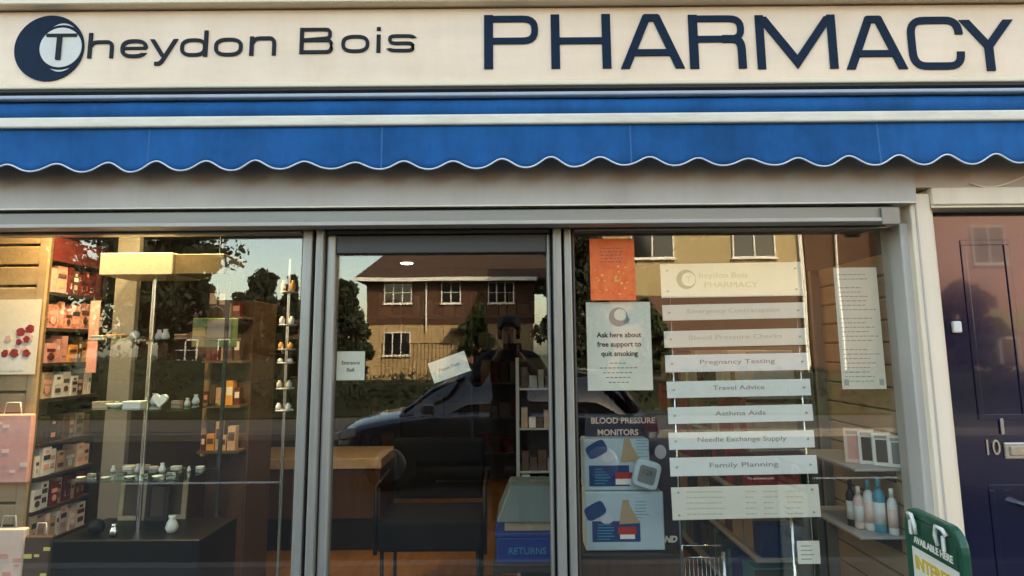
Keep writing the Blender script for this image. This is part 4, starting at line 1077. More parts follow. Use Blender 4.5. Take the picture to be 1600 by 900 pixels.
# back shelves with medicine packs
bs = thing('back_shelving', (0, 5.2, 0), 'dark shelving of medicine packs across the back wall', 'shelving')
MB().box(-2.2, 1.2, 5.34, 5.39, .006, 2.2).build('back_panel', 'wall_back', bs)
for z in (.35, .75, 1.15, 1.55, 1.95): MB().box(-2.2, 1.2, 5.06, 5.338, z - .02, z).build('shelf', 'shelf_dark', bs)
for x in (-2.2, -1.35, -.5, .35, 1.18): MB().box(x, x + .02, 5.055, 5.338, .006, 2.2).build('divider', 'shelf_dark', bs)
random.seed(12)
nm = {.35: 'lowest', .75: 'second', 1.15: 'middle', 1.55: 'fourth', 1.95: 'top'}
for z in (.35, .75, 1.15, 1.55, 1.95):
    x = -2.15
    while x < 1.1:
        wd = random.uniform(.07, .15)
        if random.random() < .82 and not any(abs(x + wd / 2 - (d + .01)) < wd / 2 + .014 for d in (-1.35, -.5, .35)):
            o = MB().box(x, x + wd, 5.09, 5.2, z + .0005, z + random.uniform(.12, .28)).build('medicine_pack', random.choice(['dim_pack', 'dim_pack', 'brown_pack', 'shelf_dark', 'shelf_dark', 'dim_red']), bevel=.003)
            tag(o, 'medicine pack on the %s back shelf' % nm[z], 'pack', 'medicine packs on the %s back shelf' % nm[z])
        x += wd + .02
# dark waiting chair behind the door glass
ch = thing('waiting_chair', pxp(672, 850, 1.35), 'black padded waiting chair behind the door glass', 'chair')
ch.location.z = 0; yc = 1.30
x0, x1 = U(592, 780, yc)[0], U(752, 780, yc)[0]
zt, zm, zs_ = U(670, 692, yc)[1], U(670, 812, yc)[1], U(670, 862, yc)[1]
MB().box(x0, x1, yc + .42, yc + .50, zm + .02, zt - .03).build('backrest', 'black_fabric', ch, bevel=.03, seg=3)
MB().box(x0 - .005, x1 + .005, yc - .02, yc + .46, zs_, zm - .005).build('seat', 'charcoal', ch, bevel=.02, seg=3)
for x in (x0 + .02, x1 - .02):
    for y in (yc + .02, yc + .46): MB().tube([(x, y, .006), (x, y, zs_ + .02)], .012, 8).build('leg', 'black_lacquer', ch)
for x in (x0 - .02, x1 + .02):
    MB().tube([(x, yc + .02, zs_ - .02), (x, yc + .02, zm + .18), (x, yc + .46, zm + .20)], .014, 8).build('armrest', 'black_lacquer', ch)
structure(MB().box(U(545, 890, .5)[0], U(868, 890, .5)[0], .2, 2.0, .006, .016).build('doormat', 'mat_black'))
bpy.data.objects['doormat']['kind'] = 'thing'
tag(bpy.data.objects['doormat'], 'black entrance mat on the wooden floor inside the door', 'doormat')
# blue crate, teal box and white shelf by the hinge side of the door
yk = .75
x0, x1 = U(776, 855, yk)[0], U(872, 855, yk)[0]; zc0, zc1 = U(820, 880, yk)[1], U(820, 833, yk)[1]
bn = thing('bench', ((x0 + x1) / 2, yk + .2, 0), 'low dark bench carrying the blue crate inside the door', 'bench')
MB().box(x0 - .02, x1 + .05, yk - .02, yk + .45, zc0 - .04, zc0 - .0005).build('top', 'shelf_dark', bn, bevel=.004)
for x in (x0, x1 + .02):
    for y in (yk, yk + .42): MB().box(x - .015, x + .015, y - .015, y + .015, .006, zc0 - .0405).build('leg', 'shelf_dark', bn)
cr = thing('storage_crate', ((x0 + x1) / 2, yk + .2, zc0), 'bright blue plastic crate with pale lettering on the dark bench', 'crate')
MB().box(x0, x1, yk, yk + .38, zc0, zc1 - .02).build('tub', 'crate_blue', cr, bevel=.008, seg=2)
MB().box(x0 - .008, x1 + .008, yk - .008, yk + .388, zc1 - .0195, zc1).build('rim', 'crate_blue', cr, bevel=.004)
text_mb('RETURNS', .045, (x0 + x1) / 2, yk - .001, (zc0 + zc1) / 2 - .015).build('lettering', 'teal', cr)
tb = thing('lidded_box', ((x0 + x1) / 2, yk + .2, zc1), 'grey teal lidded box stacked on the blue crate', 'box')
zt1 = U(820, 765, yk)[1]
MB().box(x0 + .04, x1 + .02, yk + .03, yk + .36, zc1 + .0005, zc1 + .05).build('body', 'tan_pack', tb, bevel=.004)
MB().add([(x0, yk, zc1 + .051), (x1 + .04, yk, zc1 + .051), (x1 + .04, yk + .38, zc1 + .051), (x0, yk + .38, zc1 + .051), (x0 + .07, yk + .10, zt1), (x1 + .03, yk + .10, zt1), (x1 + .03, yk + .34, zt1), (x0 + .07, yk + .34, zt1)],
         [(3, 2, 1, 0), (4, 5, 6, 7), (0, 1, 5, 4), (1, 2, 6, 5), (2, 3, 7, 6), (3, 0, 4, 7)]).build('lid', 'box_teal', tb, bevel=.006, seg=2)
ws = thing('leaflet_shelf', (.1, 1.3, 0), 'narrow white leaflet shelf unit behind the door glass', 'shelving')
x0, x1 = U(812, 680, 1.3)[0], U(880, 680, 1.3)[0]; z0, z1 = .006, U(835, 560, 1.3)[1]
MB().box(x0, x1, 1.55, 1.57, z0, z1).build('back_panel', 'wall_inside', ws)  # dark back: dimness behind the door put into the white unit's colour
MB().box(x0 - .02, x0 - .001, 1.30, 1.57, z0, z1).build('side_panel', 'shelf_grey', ws); MB().box(x1 + .001, x1 + .02, 1.30, 1.57, z0, z1).build('side_panel', 'shelf_grey', ws)
zz = [U(835, p, 1.32)[1] for p in (760, 735, 668, 606)]
for z in zz: MB().box(x0, x1, 1.30, 1.549, z - .012, z).build('shelf', 'shelf_grey', ws)
random.seed(2)
for r, z in enumerate(zz):
    x = x0 + .01
    while x < x1 - .05:
        wd = random.uniform(.03, .05)
        o = MB().box(x, x + wd, 1.31, 1.36, z + .0005, z + random.uniform(.04, .07 if r < 1 else .13)).build('leaflet_box', random.choice(['white_pack', 'tan_pack', 'brown_pack', 'ink_soft']), bevel=.002)
        tag(o, 'small box on the %s leaflet shelf' % ('lowest', 'second', 'third', 'top')[r], 'box', 'small boxes on the %s leaflet shelf' % ('lowest', 'second', 'third', 'top')[r]); x += wd + .008

# ------------------------------------------------------------------ lamps of the shop
def downlight(x, y, label, energy, m='lamp_warm', r=.085):
    t = thing('ceiling_light', (x, y, ZC - .03), label, 'ceiling light', 'round ceiling lights in the shop')
    MB().lathe((x, y, ZC - .028), [(r, 0), (r, .0275)], 24).build('housing', 'plate_white', t)
    MB().lathe((x, y, ZC - .034), [(r * .76, 0), (r * .76, .0055)], 24).build('diffuser', m, t)
    l = bpy.data.lights.new('lamp', 'AREA'); l.shape = 'DISK'; l.size = r * 1.4; l.energy = energy; l.spread = R(115); l.color = (1.0, .78, .52)
    o = bpy.data.objects.new('lamp', l); COL.objects.link(o); o.parent = t; o.location = (0, 0, -.008)
    return t
downlight(-2.05, .225, 'small added ceiling light that warms the rose poster', 2.4, r=.05)  # added lamp, put in to warm the slatted end and its poster
downlight(-1.60, .27, 'ceiling light over the glass shelves near the window', 3.2)
downlight(-1.2, .9, 'ceiling light over the hanging carrier bag', .8)
downlight(-1.25, 1.9, 'ceiling light over the wooden cabinet', .6)
downlight(-1.2, 4.6, 'ceiling light before the back shelving, seen through the door', .2)
downlight(.2, 3.2, 'ceiling light in the middle of the shop', .12)
downlight(1.2, 1.2, 'ceiling light between slatwall and gondola', .3)
t = thing('glint_stand_in', pxp(1208, 592, 1.2), 'small glowing stand-in for a reflected glint between two white plates', 'lamp')  # added glow in place of a bright reflected glint, not a shop lamp
x, y, z = pxp(1208, 592, 1.2)
MB().lathe((x, y, z - .03), [(.008, 0), (.030, .02), (.034, .045), (.022, .07)], 18).build('glint_body', 'lamp_warm', t)
MB().tube([(x, y, z - .031), (x, y + .02, z - .06), (1.45, 1.25, 1.2805)], .006, 8).build('arm', 'shelf_grey', t)
# ------------------------------------------------------------------ the other side of the street (seen in the glass)
def Q(px, py, L):
    """(x, z) of what the photo shows mirrored in the glass, standing L metres in front of it"""
    return U(px, py, L + 2 * YG)
def win_unit(parent, xc, z0, w_, h_, y, lights=3, bars=1, dep=.06):
    """casement with white frame, facing the shop; y is the wall face"""
    f = MB(); b = .055
    x0, x1, z1 = xc - w_ / 2, xc + w_ / 2, z0 + h_
    f.box(x0, x1, y - .02, y + dep, z0, z0 + b); f.box(x0, x1, y - .02, y + dep, z1 - b, z1)
    for k in range(lights + 1):
        x = x0 + (w_ - b) * k / lights; f.box(x, x + b, y - .02, y + dep + .002, z0 + b, z1 - b)
    for k in range(bars):
        z = z0 + b + (h_ - 2 * b) * (k + 1) / (bars + 1); f.box(x0 + b, x1 - b, y - .01, y + dep - .01, z - .014, z + .014)
    fo = f.build('window', 'upvc', parent)
    MB().box(x0 + .02, x1 - .02, y - .015, y + .018, z0 + .02, z1 - .02).build('pane', 'window_dark', fo)
    MB().box(x0 - .05, x1 + .05, y + .001, y + .12, z0 - .05, z0 - .001).build('sill', 'upvc', fo)
    return fo
def gable_roof(parent, x0, x1, y0, y1, ze, zr, m='roof_tile', hip=0.0, over=.35, name='roof'):
    ym = (y0 + y1) / 2; a, b, c, d = x0 - over, x1 + over, y0 - over, y1 + over
    hl, hr = hip if isinstance(hip, tuple) else (hip, hip)
    v = [(a, c, ze), (b, c, ze), (b, d, ze), (a, d, ze), (a + hl, ym, zr), (b - hr, ym, zr), (a, c, ze - .12), (b, c, ze - .12), (b, d, ze - .12), (a, d, ze - .12)]
    return MB().add(v, [(0, 1, 5, 4), (2, 3, 4, 5), (1, 2, 5), (3, 0, 4), (6, 7, 1, 0), (7, 8, 2, 1), (8, 9, 3, 2), (9, 6, 0, 3), (9, 8, 7, 6)]).build(name, m, parent)

# house with tile hung upper storey and pale weatherboarding
L = 29.0; yf = -L
xl, _ = Q(572, 500, L); xr_, _ = Q(835, 500, L); zg = Q(660, 437, L)[1]; zmid = Q(640, 506, L)[1]; xp = Q(692, 540, L)[0]
h1 = thing('tile_hung_house', ((xl + xr_) / 2, yf - 4, 0), 'house across the street with brown hung tiles over pale weatherboarding', 'house')
MB().box(xl, xr_, yf - 8, yf, zmid, zg).build('upper_wall', 'tile_hung', h1)
mb = MB(); x = xl + .05
MB().box(xl + .06, xr_ - .06, yf - 7.95, yf - .09, 0, zmid - .001).build('lower_wall', 'boarding', h1)
while x < xr_ - .1:
    mb.box(x, min(x + .17, xr_ - .06), yf - .09, yf - .06, .3, zmid - .002); x += .20
mb.build('weatherboarding', 'boarding', h1)
gable_roof(h1, xl, xr_ + 3, yf - 8, yf, zg + .05, zg + 4.2, hip=(3.6, 2.5), over=.5)
MB().box(xl - .5, xr_ + .1, yf + .51, yf + .63, zg - .12, zg + .06).build('gutter', 'upvc', h1)
xd = Q(666, 480, L)[0]
MB().cyl((xd, yf + .08, zmid - .35), (xd, yf + .08, zg - .12), .05, n=10).build('downpipe', 'upvc', h1)
for a, b in ((600, 643), (690, 720), (763, 803)):
    x0 = Q(a, 456, L)[0]; x1 = Q(b, 456, L)[0]; z0, z1 = Q(a, 474, L)[1], Q(a, 440, L)[1]
    win_unit(h1, (x0 + x1) / 2, z0, x1 - x0, z1 - z0, yf, 3 if b - a > 35 else 2)
x0, x1 = Q(599, 537, L)[0], Q(640, 537, L)[0]; z0, z1 = Q(620, 556, L)[1], Q(620, 519, L)[1]
win_unit(h1, (x0 + x1) / 2, z0, x1 - x0, z1 - z0, yf - .05, 3)
xq = Q(735, 540, L)[0]
dd = MB().box(xq - .45, xq + .45, yf - .08, yf - .01, .1, zmid - .4).build('door', 'pink', h1)
MB().box(xq - .9, xq + .9, yf - .05, yf + .9, zmid - .36, zmid - .24).build('porch_roof', 'roof_tile', h1)
ck = MB().box(xl + 4.5, xl + 5.3, yf - 4.6, yf - 3.8, zg + 3.4, zg + 5.4).build('chimney', 'brick_red', h1)
# railing and low hedge before that house
fn = thing('railing', (Q(630, 560, 24)[0], -24, 0), 'dark metal railing in front of the tile hung house', 'railing')
x0, x1 = Q(596, 560, 24)[0], Q(705, 560, 24)[0]
mb = MB()
n = 18
for k in range(n + 1): mb.box(x0 + (x1 - x0) * k / n - .012, x0 + (x1 - x0) * k / n + .012, -24.012, -23.988, 0, 1.75)
mb.build('bars', 'black_lacquer', fn)
MB().box(x0, x1, -24.02, -23.98, 1.751, 1.79).build('top_rail', 'black_lacquer', fn)

def leaf_cloud(mb, c, rad, n, size, rng, shell=.55):
    for _ in range(n):
        while True:
            p = Vector((rng.uniform(-1, 1), rng.uniform(-1, 1), rng.uniform(-1, 1)))
            if shell * rng.random() < p.length < 1: break
        q = Vector((c[0] + p.x * rad[0], c[1] + p.y * rad[1], c[2] + p.z * rad[2]))
        s_ = size * rng.uniform(.6, 1.4)
        e = Euler((rng.uniform(0, 6.3), rng.uniform(0, 6.3), rng.uniform(0, 6.3))).to_matrix()
        mb.add([q + e @ Vector(v) for v in ((-s_, -s_ * .5, 0), (s_, -s_ * .5, 0), (s_ * .8, s_ * .5, s_ * .2), (-s_ * .8, s_ * .5, -s_ * .1))], [(0, 1, 2, 3)])
def tree(x, y, h, r, label, seed, m='foliage_dark', n=34, trunk=.3, leaf=.095, per=210, conifer=False):
    rng = random.Random(seed)
    t = thing('tree', (x, y, 0), label, 'tree', 'trees across the street')
    tm = MB(); tm.tube([(x, y, -.05), (x + .05 * r, y, h * .3), (x - .03 * r, y + .1, h * .6), (x, y, h * .92)], [.055 * r + .05, .045 * r + .04, .03 * r + .02, .015], 10)
    mb = MB()
    n = int(n * 2.4); per = int(per * .5)
    for k in range(n):
        u = rng.random(); z = h * (trunk + (1 - trunk) * u)
        rr = r * (1 - u) ** .8 if conifer else r * (math.sin(math.pi * min(.97, .16 + .84 * u)) ** .6) * rng.uniform(.75, 1.1)
        a = rng.uniform(0, 6.283); d = rr * rng.uniform(.1, 1.0)
        c = (x + d * math.cos(a), y + d * math.sin(a), z - .08 * h * (d / max(r, .1)))
        b = rng.uniform(.13, .36) * r * (0.7 if conifer else 1)
        if k % 3 == 0: tm.tube([(x, y, c[2] - .3 * d - .2), ((x + c[0]) / 2, (y + c[1]) / 2, c[2] - .1 * d), c], [.05, .035, .015], 6)
        leaf_cloud(mb, c, (b, b, b * .75), per, leaf, rng)
    tm.build('trunk', 'bark', t); mb.build('crown', m, t)
    return t
def qx(px, L, py=500): return Q(px, py, L)[0]
tree(qx(225, 22), -22, 9.5, 3.1, 'big dark leafy tree opposite, filling the upper part of the cosmetics window reflection', 1, n=48, per=260)
tree(qx(270, 25), -25, 8.2, 2.1, 'broad dark tree beside the big leafy tree opposite', 2, n=38)
tree(qx(40, 20), -20, 7.5, 2.3, 'dark spreading tree opposite the cosmetics unit', 12, n=44, per=250, trunk=.12)
tree(qx(410, 30), -30, 5.6, 1.7, 'small rounded dark tree under the pale sky gap opposite', 3, n=26, trunk=.15)
tree(qx(455, 27), -27, 4.9, 1.1, 'slim conifer at the edge of the pale sky gap opposite', 4, n=26, conifer=True, trunk=.1)
tree(qx(540, 24), -24, 4.3, 1.25, 'dark bushy tree at the corner of the tile hung house', 5, n=30, trunk=.08)
tree(qx(745, 24), -24, 3.3, .95, 'shrubby tree growing against the tile hung house', 6, m='foliage_mid', n=22, trunk=.1)
tree(qx(895, 19), -19, 6.3, 1.45, 'dark tree between the tile hung house and the cream house', 8, n=34, trunk=.15)
tree(qx(1010, 15.5), -15.5, 2.9, .75, 'small light green shrub before the cream house', 9, m='foliage_mid', n=16, trunk=.2)
tree(qx(1500, 17), -17, 3.4, 1.2, 'dark bushy tree before the pink house', 10, n=26, trunk=.1)
def hedge(x0, x1, y, h, d, label, seed, m='foliage_dark'):
    rng = random.Random(seed); mb = MB(); n = int((x1 - x0) / .45)
    for k in range(n):
        leaf_cloud(mb, (x0 + (k + .5) * (x1 - x0) / n, y, h * .5 * rng.uniform(.9, 1.08)), (.36, d, h * .5), 300, .042, rng)
    core = MB().box(x0 + .1, x1 - .1, y - d * .6, y + d * .6, 0, h * .82)
    t = thing('hedge', ((x0 + x1) / 2, y, 0), label, 'hedge', 'hedges across the street')
    core.build('stems', m, t); mb.build('leaves', m, t)
hedge(-17, -1.2, -12.7, 1.0, .4, 'long clipped dark hedge along the far pavement before the trees', 3)
hedge(-.2, 17, -12.7, 1.1, .4, 'clipped dark hedge along the far pavement before the cream and pink houses', 7)
hedge(qx(150, 19), qx(440, 19), -19, 1.5, .5, 'taller dark hedge under the trees opposite', 4)
# low brown house behind the hedge
L = 33
bh = thing('brown_bungalow', (qx(360, L), -L - 3, 0), 'low brown brick house half hidden by the dark trees opposite', 'house')
x0, x1 = qx(250, L), qx(470, L)
MB().box(x0, x1, -L - 6, -L, 0, 3.0).build('wall', 'brick_red', bh)
gable_roof(bh, x0, x1, -L - 6, -L, 3.05, 4.6, hip=1.2)
for f_ in (.2, .5, .8): win_unit(bh, x0 + (x1 - x0) * f_, 1.0, 1.3, 1.2, -L, 2)
# cream house opposite the plate window
L = 19.5; yf = -L
x0, x1 = qx(946, L), qx(1262, L)
h2 = thing('cream_house', ((x0 + x1) / 2, yf - 3.5, 0), 'cream rendered house with white framed windows across the street', 'house')
zt = Q(1000, 300, L)[1]
zk = Q(1100, 462, L)[1]
MB().box(x0, x1, yf - 7, yf, zk, zt).build('upper_wall', 'house_cream', h2)
MB().box(x0 + .03, x1 - .03, yf - 7, yf - .03, 0, zk - .001).build('lower_wall', 'brick_red', h2)
gable_roof(h2, x0, x1, yf - 7, yf, zt + .02, zt + 3.0)
for a, b in ((985, 1053), (1143, 1212)):
    xa_, xb_ = qx(a, L, 380), qx(b, L, 380); z0, z1 = Q(1100, 404, L)[1], Q(1100, 346, L)[1]
    win_unit(h2, (xa_ + xb_) / 2, z0, xb_ - xa_, z1 - z0, yf, 2, 0)
MB().box(qx(1262, L) - .14, qx(1262, L) - .02, yf + .005, yf + .10, 0, zt - .1).build('downpipe', 'upvc', h2)
# brown house beside it
L = 21.5; yf = -L
x0, x1 = qx(1266, L), qx(1425, L)
h3 = thing('brown_tiled_house', ((x0 + x1) / 2, yf - 3.5, 0), 'narrow house of dark brown tiles beside the cream house opposite', 'house')
zt = Q(1300, 320, L)[1]
MB().box(x0, x1, yf - 7, yf, 0, zt).build('wall', 'tile_hung', h3)
gable_roof(h3, x0, x1, yf - 7, yf, zt + .02, zt + 3.2, over=.1)
xx = qx(1313, L)
MB().cyl((xx, yf + .06, 0), (xx, yf + .06, zt - .05), .055, n=10).build('downpipe', 'upvc', h3)
# pink house facing the navy door
L = 20; yf = -L
x0, x1 = qx(1450, L), qx(1800, L)
h4 = thing('pink_house', ((x0 + x1) / 2, yf - 3.5, 0), 'tall pink rendered house across the street facing the navy door', 'house')
MB().box(x0, x1, yf - 7, yf, 0, 7.8).build('wall', 'house_pink', h4)
MB().box(x0, x1, yf + .002, yf + .07, 1.95, 2.75).build('band', 'house_cream', h4)
gable_roof(h4, x0, x1, yf - 7, yf, 7.82, 10.5)
for k in (.3, .62): win_unit(h4, x0 + (x1 - x0) * k, 4.4, 1.2, 1.4, yf, 2, 0); win_unit(h4, x0 + (x1 - x0) * k, .7, 1.3, 1.1, yf, 2, 0)
# more houses along the terrace, out to the sides
for k, (xx, m, lb) in enumerate(((-26, 'tile_hung', 'brown tiled house far along the street behind the trees'), (-36, 'brick_red', 'red brick house farthest along the street'), (21, 'brick_red', 'red brick house beyond the pink house'))):
    t = thing('terraced_house', (xx, -24, 0), lb, 'house')
    MB().box(xx - 3.5, xx + 3.5, -28, -21, 0, 5.6).build('wall', m, t); gable_roof(t, xx - 3.5, xx + 3.5, -28, -21, 5.62, 8.4)
    for a in (-1.8, 1.8):
        win_unit(t, xx + a, 3.6, 1.3, 1.2, -21, 2); win_unit(t, xx + a, 1.0, 1.4, 1.3, -21, 3)

# ------------------------------------------------------------------ parked cars
def car(x, y, z, rz, paint, label, L_=4.1, W=1.72, H=1.42):
    t = thing('parked_car', (0, 0, 0), label, 'car', 'cars parked along the far kerb side')
    hw = W / 2
    # body: stations (x, half width, z bottom, z belt, crown)
    st_ = [(-2.05, .60, .42, .62, .66), (-1.98, .74, .30, .74, .80), (-1.6, .82, .22, .86, .91), (-1.0, hw, .20, .90, .94), (0, hw, .20, .92, .95), (.7, hw, .20, .90, .94), (1.15, .84, .20, .86, .93), (1.7, .79, .22, .76, .84), (1.95, .70, .28, .66, .72), (2.05, .56, .40, .56, .60)]
    v = []; k = 12
    for sx, w_, zb, zbelt, zc_ in st_:
        ring = [(-w_ * .9, zb), (-w_ * .98, zb + .14), (-w_, (zb + zbelt) / 2), (-w_ * .97, zbelt - .04), (-w_ * .90, zbelt), (-w_ * .45, zc_), (w_ * .45, zc_), (w_ * .90, zbelt), (w_ * .97, zbelt - .04), (w_, (zb + zbelt) / 2), (w_ * .98, zb + .14), (w_ * .9, zb)]
        v += [(sx, a, b) for a, b in ring]
    f = [(i * k + j, i * k + (j + 1) % k, (i + 1) * k + (j + 1) % k, (i + 1) * k + j) for i in range(len(st_) - 1) for j in range(k)]
    f += [list(range(k))[::-1], list(range((len(st_) - 1) * k, len(st_) * k))]
    b = MB().add(v, f, 0, True).build('body', paint, t)
    sb = b.modifiers.new('smooth', 'SUBSURF'); sb.levels = 1; sb.render_levels = 2
    # cabin (glass) and roof
    gs = [(-1.88, .60, .80, .84), (-1.55, .66, .86, 1.30), (-1.25, .68, .88, H - .03), (-.3, .70, .90, H), (.35, .69, .90, H - .04), (.75, .68, .88, 1.20), (1.20, .66, .86, .90)]
    v = []
    for sx, w_, z0, z1 in gs: v += [(sx, -w_ * 1.08, z0), (sx, -w_ * .82, z1), (sx, 0, z1 + .025), (sx, w_ * .82, z1), (sx, w_ * 1.08, z0)]
    f = [(i * 5 + j, i * 5 + j + 1, (i + 1) * 5 + j + 1, (i + 1) * 5 + j) for i in range(len(gs) - 1) for j in range(4)]
    MB().add(v, f, 0, True).build('windows', 'car_glass', t)
    v = []
    for sx, w_, z1 in ((-1.30, .58, H - .03), (-.9, .59, H), (-.3, .59, H + .012), (.30, .58, H - .03), (.42, .55, H - .07)): v += [(sx, -w_, z1 - .03), (sx, -w_ * .6, z1 + .012), (sx, 0, z1 + .03), (sx, w_ * .6, z1 + .012), (sx, w_, z1 - .03)]
    f = [(i * 5 + j, i * 5 + j + 1, (i + 1) * 5 + j + 1, (i + 1) * 5 + j) for i in range(4) for j in range(4)]
    o = MB().add(v, f, 0, True).build('roof', paint, t); sm_ = o.modifiers.new('thick', 'SOLIDIFY'); sm_.thickness = .03
    for q in (-1, 1):
        MB().tube([(.40, q * .57, H - .07), (.78, q * .665, 1.17), (1.14, q * .72, .91)], .028, 8).build('pillar', paint, t)
        MB().tube([(-.35, q * .595, H - .01), (-.38, q * .755, .92)], .030, 8).build('pillar', paint, t)
        MB().tube([(-1.28, q * .575, H - .05), (-1.55, q * .66, 1.2), (-1.75, q * .70, .88)], .05, 8).build('pillar', paint, t)
        mb = MB().box(.72, .88, q * .86, q * 1.0, .90, 1.02); mb.build('wing_mirror', paint, t, bevel=.03, seg=3)
        mb = MB().prism([(1.72, .62), (1.98, .58), (1.96, .68), (1.72, .74)], q * .52, q * .76); mb.build('headlight', 'lamp_clear', t, bevel=.01)
        mb = MB().prism([(-2.0, .66), (-1.82, .66), (-1.80, .84), (-1.97, .82)], q * .56, q * .80); mb.build('tail_light', 'lamp_red', t, bevel=.01)
        for wx in (-1.28, 1.27):
            wh = MB().lathe((0, 0, 0), [(.20, -.09), (.29, -.10), (.31, -.07), (.31, .07), (.29, .10), (.20, .09)], 26)
            wo = wh.build('wheel', 'tyre', t, xf=Matrix.Translation((wx, q * .77, .31)) @ Matrix.Rotation(R(90), 4, 'X'))
            MB().lathe((0, 0, 0), [(.04, -.03 - .075), (.19, -.095), (.20, -.085), (.20, .085), (.19, .095), (.04, .105)], 20).build('rim', 'rim', wo, xf=Matrix.Translation((wx, q * .77, .31)) @ Matrix.Rotation(R(90), 4, 'X'))
    MB().box(2.035, 2.06, -.26, .26, .40, .51).build('number_plate', 'paper', t)
    t.location = (x, y, z); t.rotation_euler.z = rz
    return t
car(qx(770, 5.9) + .05, -6.0, -.13, R(180), 'car_silver', 'silver blue hatchback in the street behind the photographer')
car(qx(770, 5.9) + 13, -8.5, -.13, 0, 'car_grey', 'dark grey hatchback parked farther along the street', )
car(qx(770, 5.9) - 12.0, -8.6, -.13, R(180), 'car_grey', 'dark hatchback parked along the street in front of the hedge')

# ------------------------------------------------------------------ the photographer, seen mirrored in the door
px_, py_ = -.03, -3.02
pr = thing('person', (px_, py_, 0), 'person in dark coat holding a phone up in both hands, mirrored in the door', 'person')
V = []; E = []; Rr = []
def node(p, r, parent=None):
    V.append(Vector(p)); Rr.append(r); i = len(V) - 1
    if parent is not None: E.append((parent, i))
    return i
def P3(a, b, c): return (px_ + a, py_ + b, c)
pel = node(P3(0, 0, .98), (.165, .12))
wa = node(P3(0, .0, 1.12), (.150, .105), pel); chn = node(P3(0, -.01, 1.30), (.205, .135), wa); sh_ = node(P3(0, -.02, 1.47), (.15, .095), chn)
nk = node(P3(0, 0, 1.56), (.058, .058), sh_); hd0 = node(P3(0, .015, 1.63), (.07, .08), nk); hd1 = node(P3(0, .02, 1.72), (.078, .095), hd0); hd2 = node(P3(0, .01, 1.80), (.062, .075), hd1)
for q in (-1, 1):
    hip = node(P3(q * .10, 0, .90), (.095, .10), pel); kn = node(P3(q * .115, .02, .50), (.066, .068), hip); an = node(P3(q * .12, -.01, .10), (.046, .048), kn); hl = node(P3(q * .12, -.02, .045), (.042, .042), an); to = node(P3(q * .135, .17, .035), (.040, .030), hl)
    so_ = node(P3(q * .22, -.02, 1.45), (.088, .088), sh_); el = node(P3(q * .31, .12, 1.24), (.066, .066), so_); wr_ = node(P3(q * .10, .295, 1.47), (.031, .031), el); pa = node(P3(q * .082, .315, 1.525), (.034, .022), wr_)
    tips = []
    for k in range(4):
        a = node(P3(q * (.079 - .002 * k), .335 + .002 * k, 1.515 + .017 * k), (.0085, .0085), pa)
        b2 = node(P3(q * .083, .362, 1.520 + .017 * k), (.0080, .0080), a); c2 = node(P3(q * (.060 + .004 * k), .372, 1.523 + .017 * k), (.0070, .0070), b2)
    a = node(P3(q * .064, .312, 1.535), (.0095, .0095), pa); b2 = node(P3(q * .045, .318, 1.553), (.0085, .0085), a)
me = bpy.data.meshes.new('body'); me.from_pydata([v - Vector((px_, py_, 0)) for v in V], E, [])
bo = bpy.data.objects.new('body', me); COL.objects.link(bo); bo.parent = pr
sk_ = bo.modifiers.new('skin', 'SKIN'); sk_.use_smooth_shade = True
lay = me.skin_vertices[0].data if len(me.skin_vertices) else None
if lay is None:
    bm = bmesh.new(); bm.from_mesh(me); bm.verts.layers.skin.verify(); bm.to_mesh(me); bm.free(); lay = me.skin_vertices[0].data
for i, r in enumerate(Rr): lay[i].radius = r; lay[i].use_root = (i == 0)
ss = bo.modifiers.new('sub', 'SUBSURF'); ss.levels = 2; ss.render_levels = 2
bpy.context.view_layer.update()
ev = bo.evaluated_get(bpy.context.evaluated_depsgraph_get()); m2 = bpy.data.meshes.new_from_object(ev)
bo.modifiers.clear(); bo.data = m2; m2.materials.clear()
for k in ('coat_dark', 'trouser', 'skin', 'shoe'): m2.materials.append(M[k])
for p in m2.polygons:
    c = p.center; p.use_smooth = True
    hand = c.y > .292 and c.z > 1.44 and abs(c.x) < .14
    p.material_index = 2 if (c.z > 1.555 and abs(c.x) < .13 and c.y < .2) or hand else (3 if c.z < .085 else (1 if c.z < .86 else 0))
# hair, face
mb = MB(); vs = []; n = 20
for i in range(9):
    t = i / 8 * R(118)
    for k in range(n):
        a = 2 * math.pi * k / n; fr_ = math.sin(a)
        cut = t * (1 - .36 * max(0, fr_))
        vs.append((px_ + .108 * math.sin(cut) * math.cos(a), py_ + .004 + .122 * math.sin(cut) * math.sin(a), 1.745 + .128 * math.cos(cut) - (.05 if i == 8 and fr_ < .3 else 0)))
fs = [(i * n + k, i * n + (k + 1) % n, (i + 1) * n + (k + 1) % n, (i + 1) * n + k) for i in range(8) for k in range(n)]
MB().add(vs, fs, 0, True).build('hair', 'hair', pr)
for q in (-1, 1):
    MB().lathe((0, 0, 0), [(.001, -.011), (.008, -.008), (.011, 0), (.008, .008), (.001, .011)], 12).build('eye', 'window_dark', pr, xf=Matrix.Translation(P3(q * .031, .102, 1.715)))
    MB().lathe((0, 0, 0), [(.004, -.03), (.014, -.018), (.017, .005), (.012, .026), (.003, .032)], 10).build('ear', 'skin', pr, xf=Matrix.Translation(P3(q * .083, .005, 1.70)))
MB().add([P3(-.006, .105, 1.715), P3(.006, .105, 1.715), P3(.017, .108, 1.672), P3(-.017, .108, 1.672), P3(0, .135, 1.678)], [(0, 1, 4), (1, 2, 4), (2, 3, 4), (3, 0, 4), (3, 2, 1, 0)], 0, True).build('nose', 'skin', pr)
MB().box(px_ - .024, px_ + .024, py_ + .098, py_ + .106, 1.642, 1.650).build('mouth', 'pink', pr, bevel=.003)
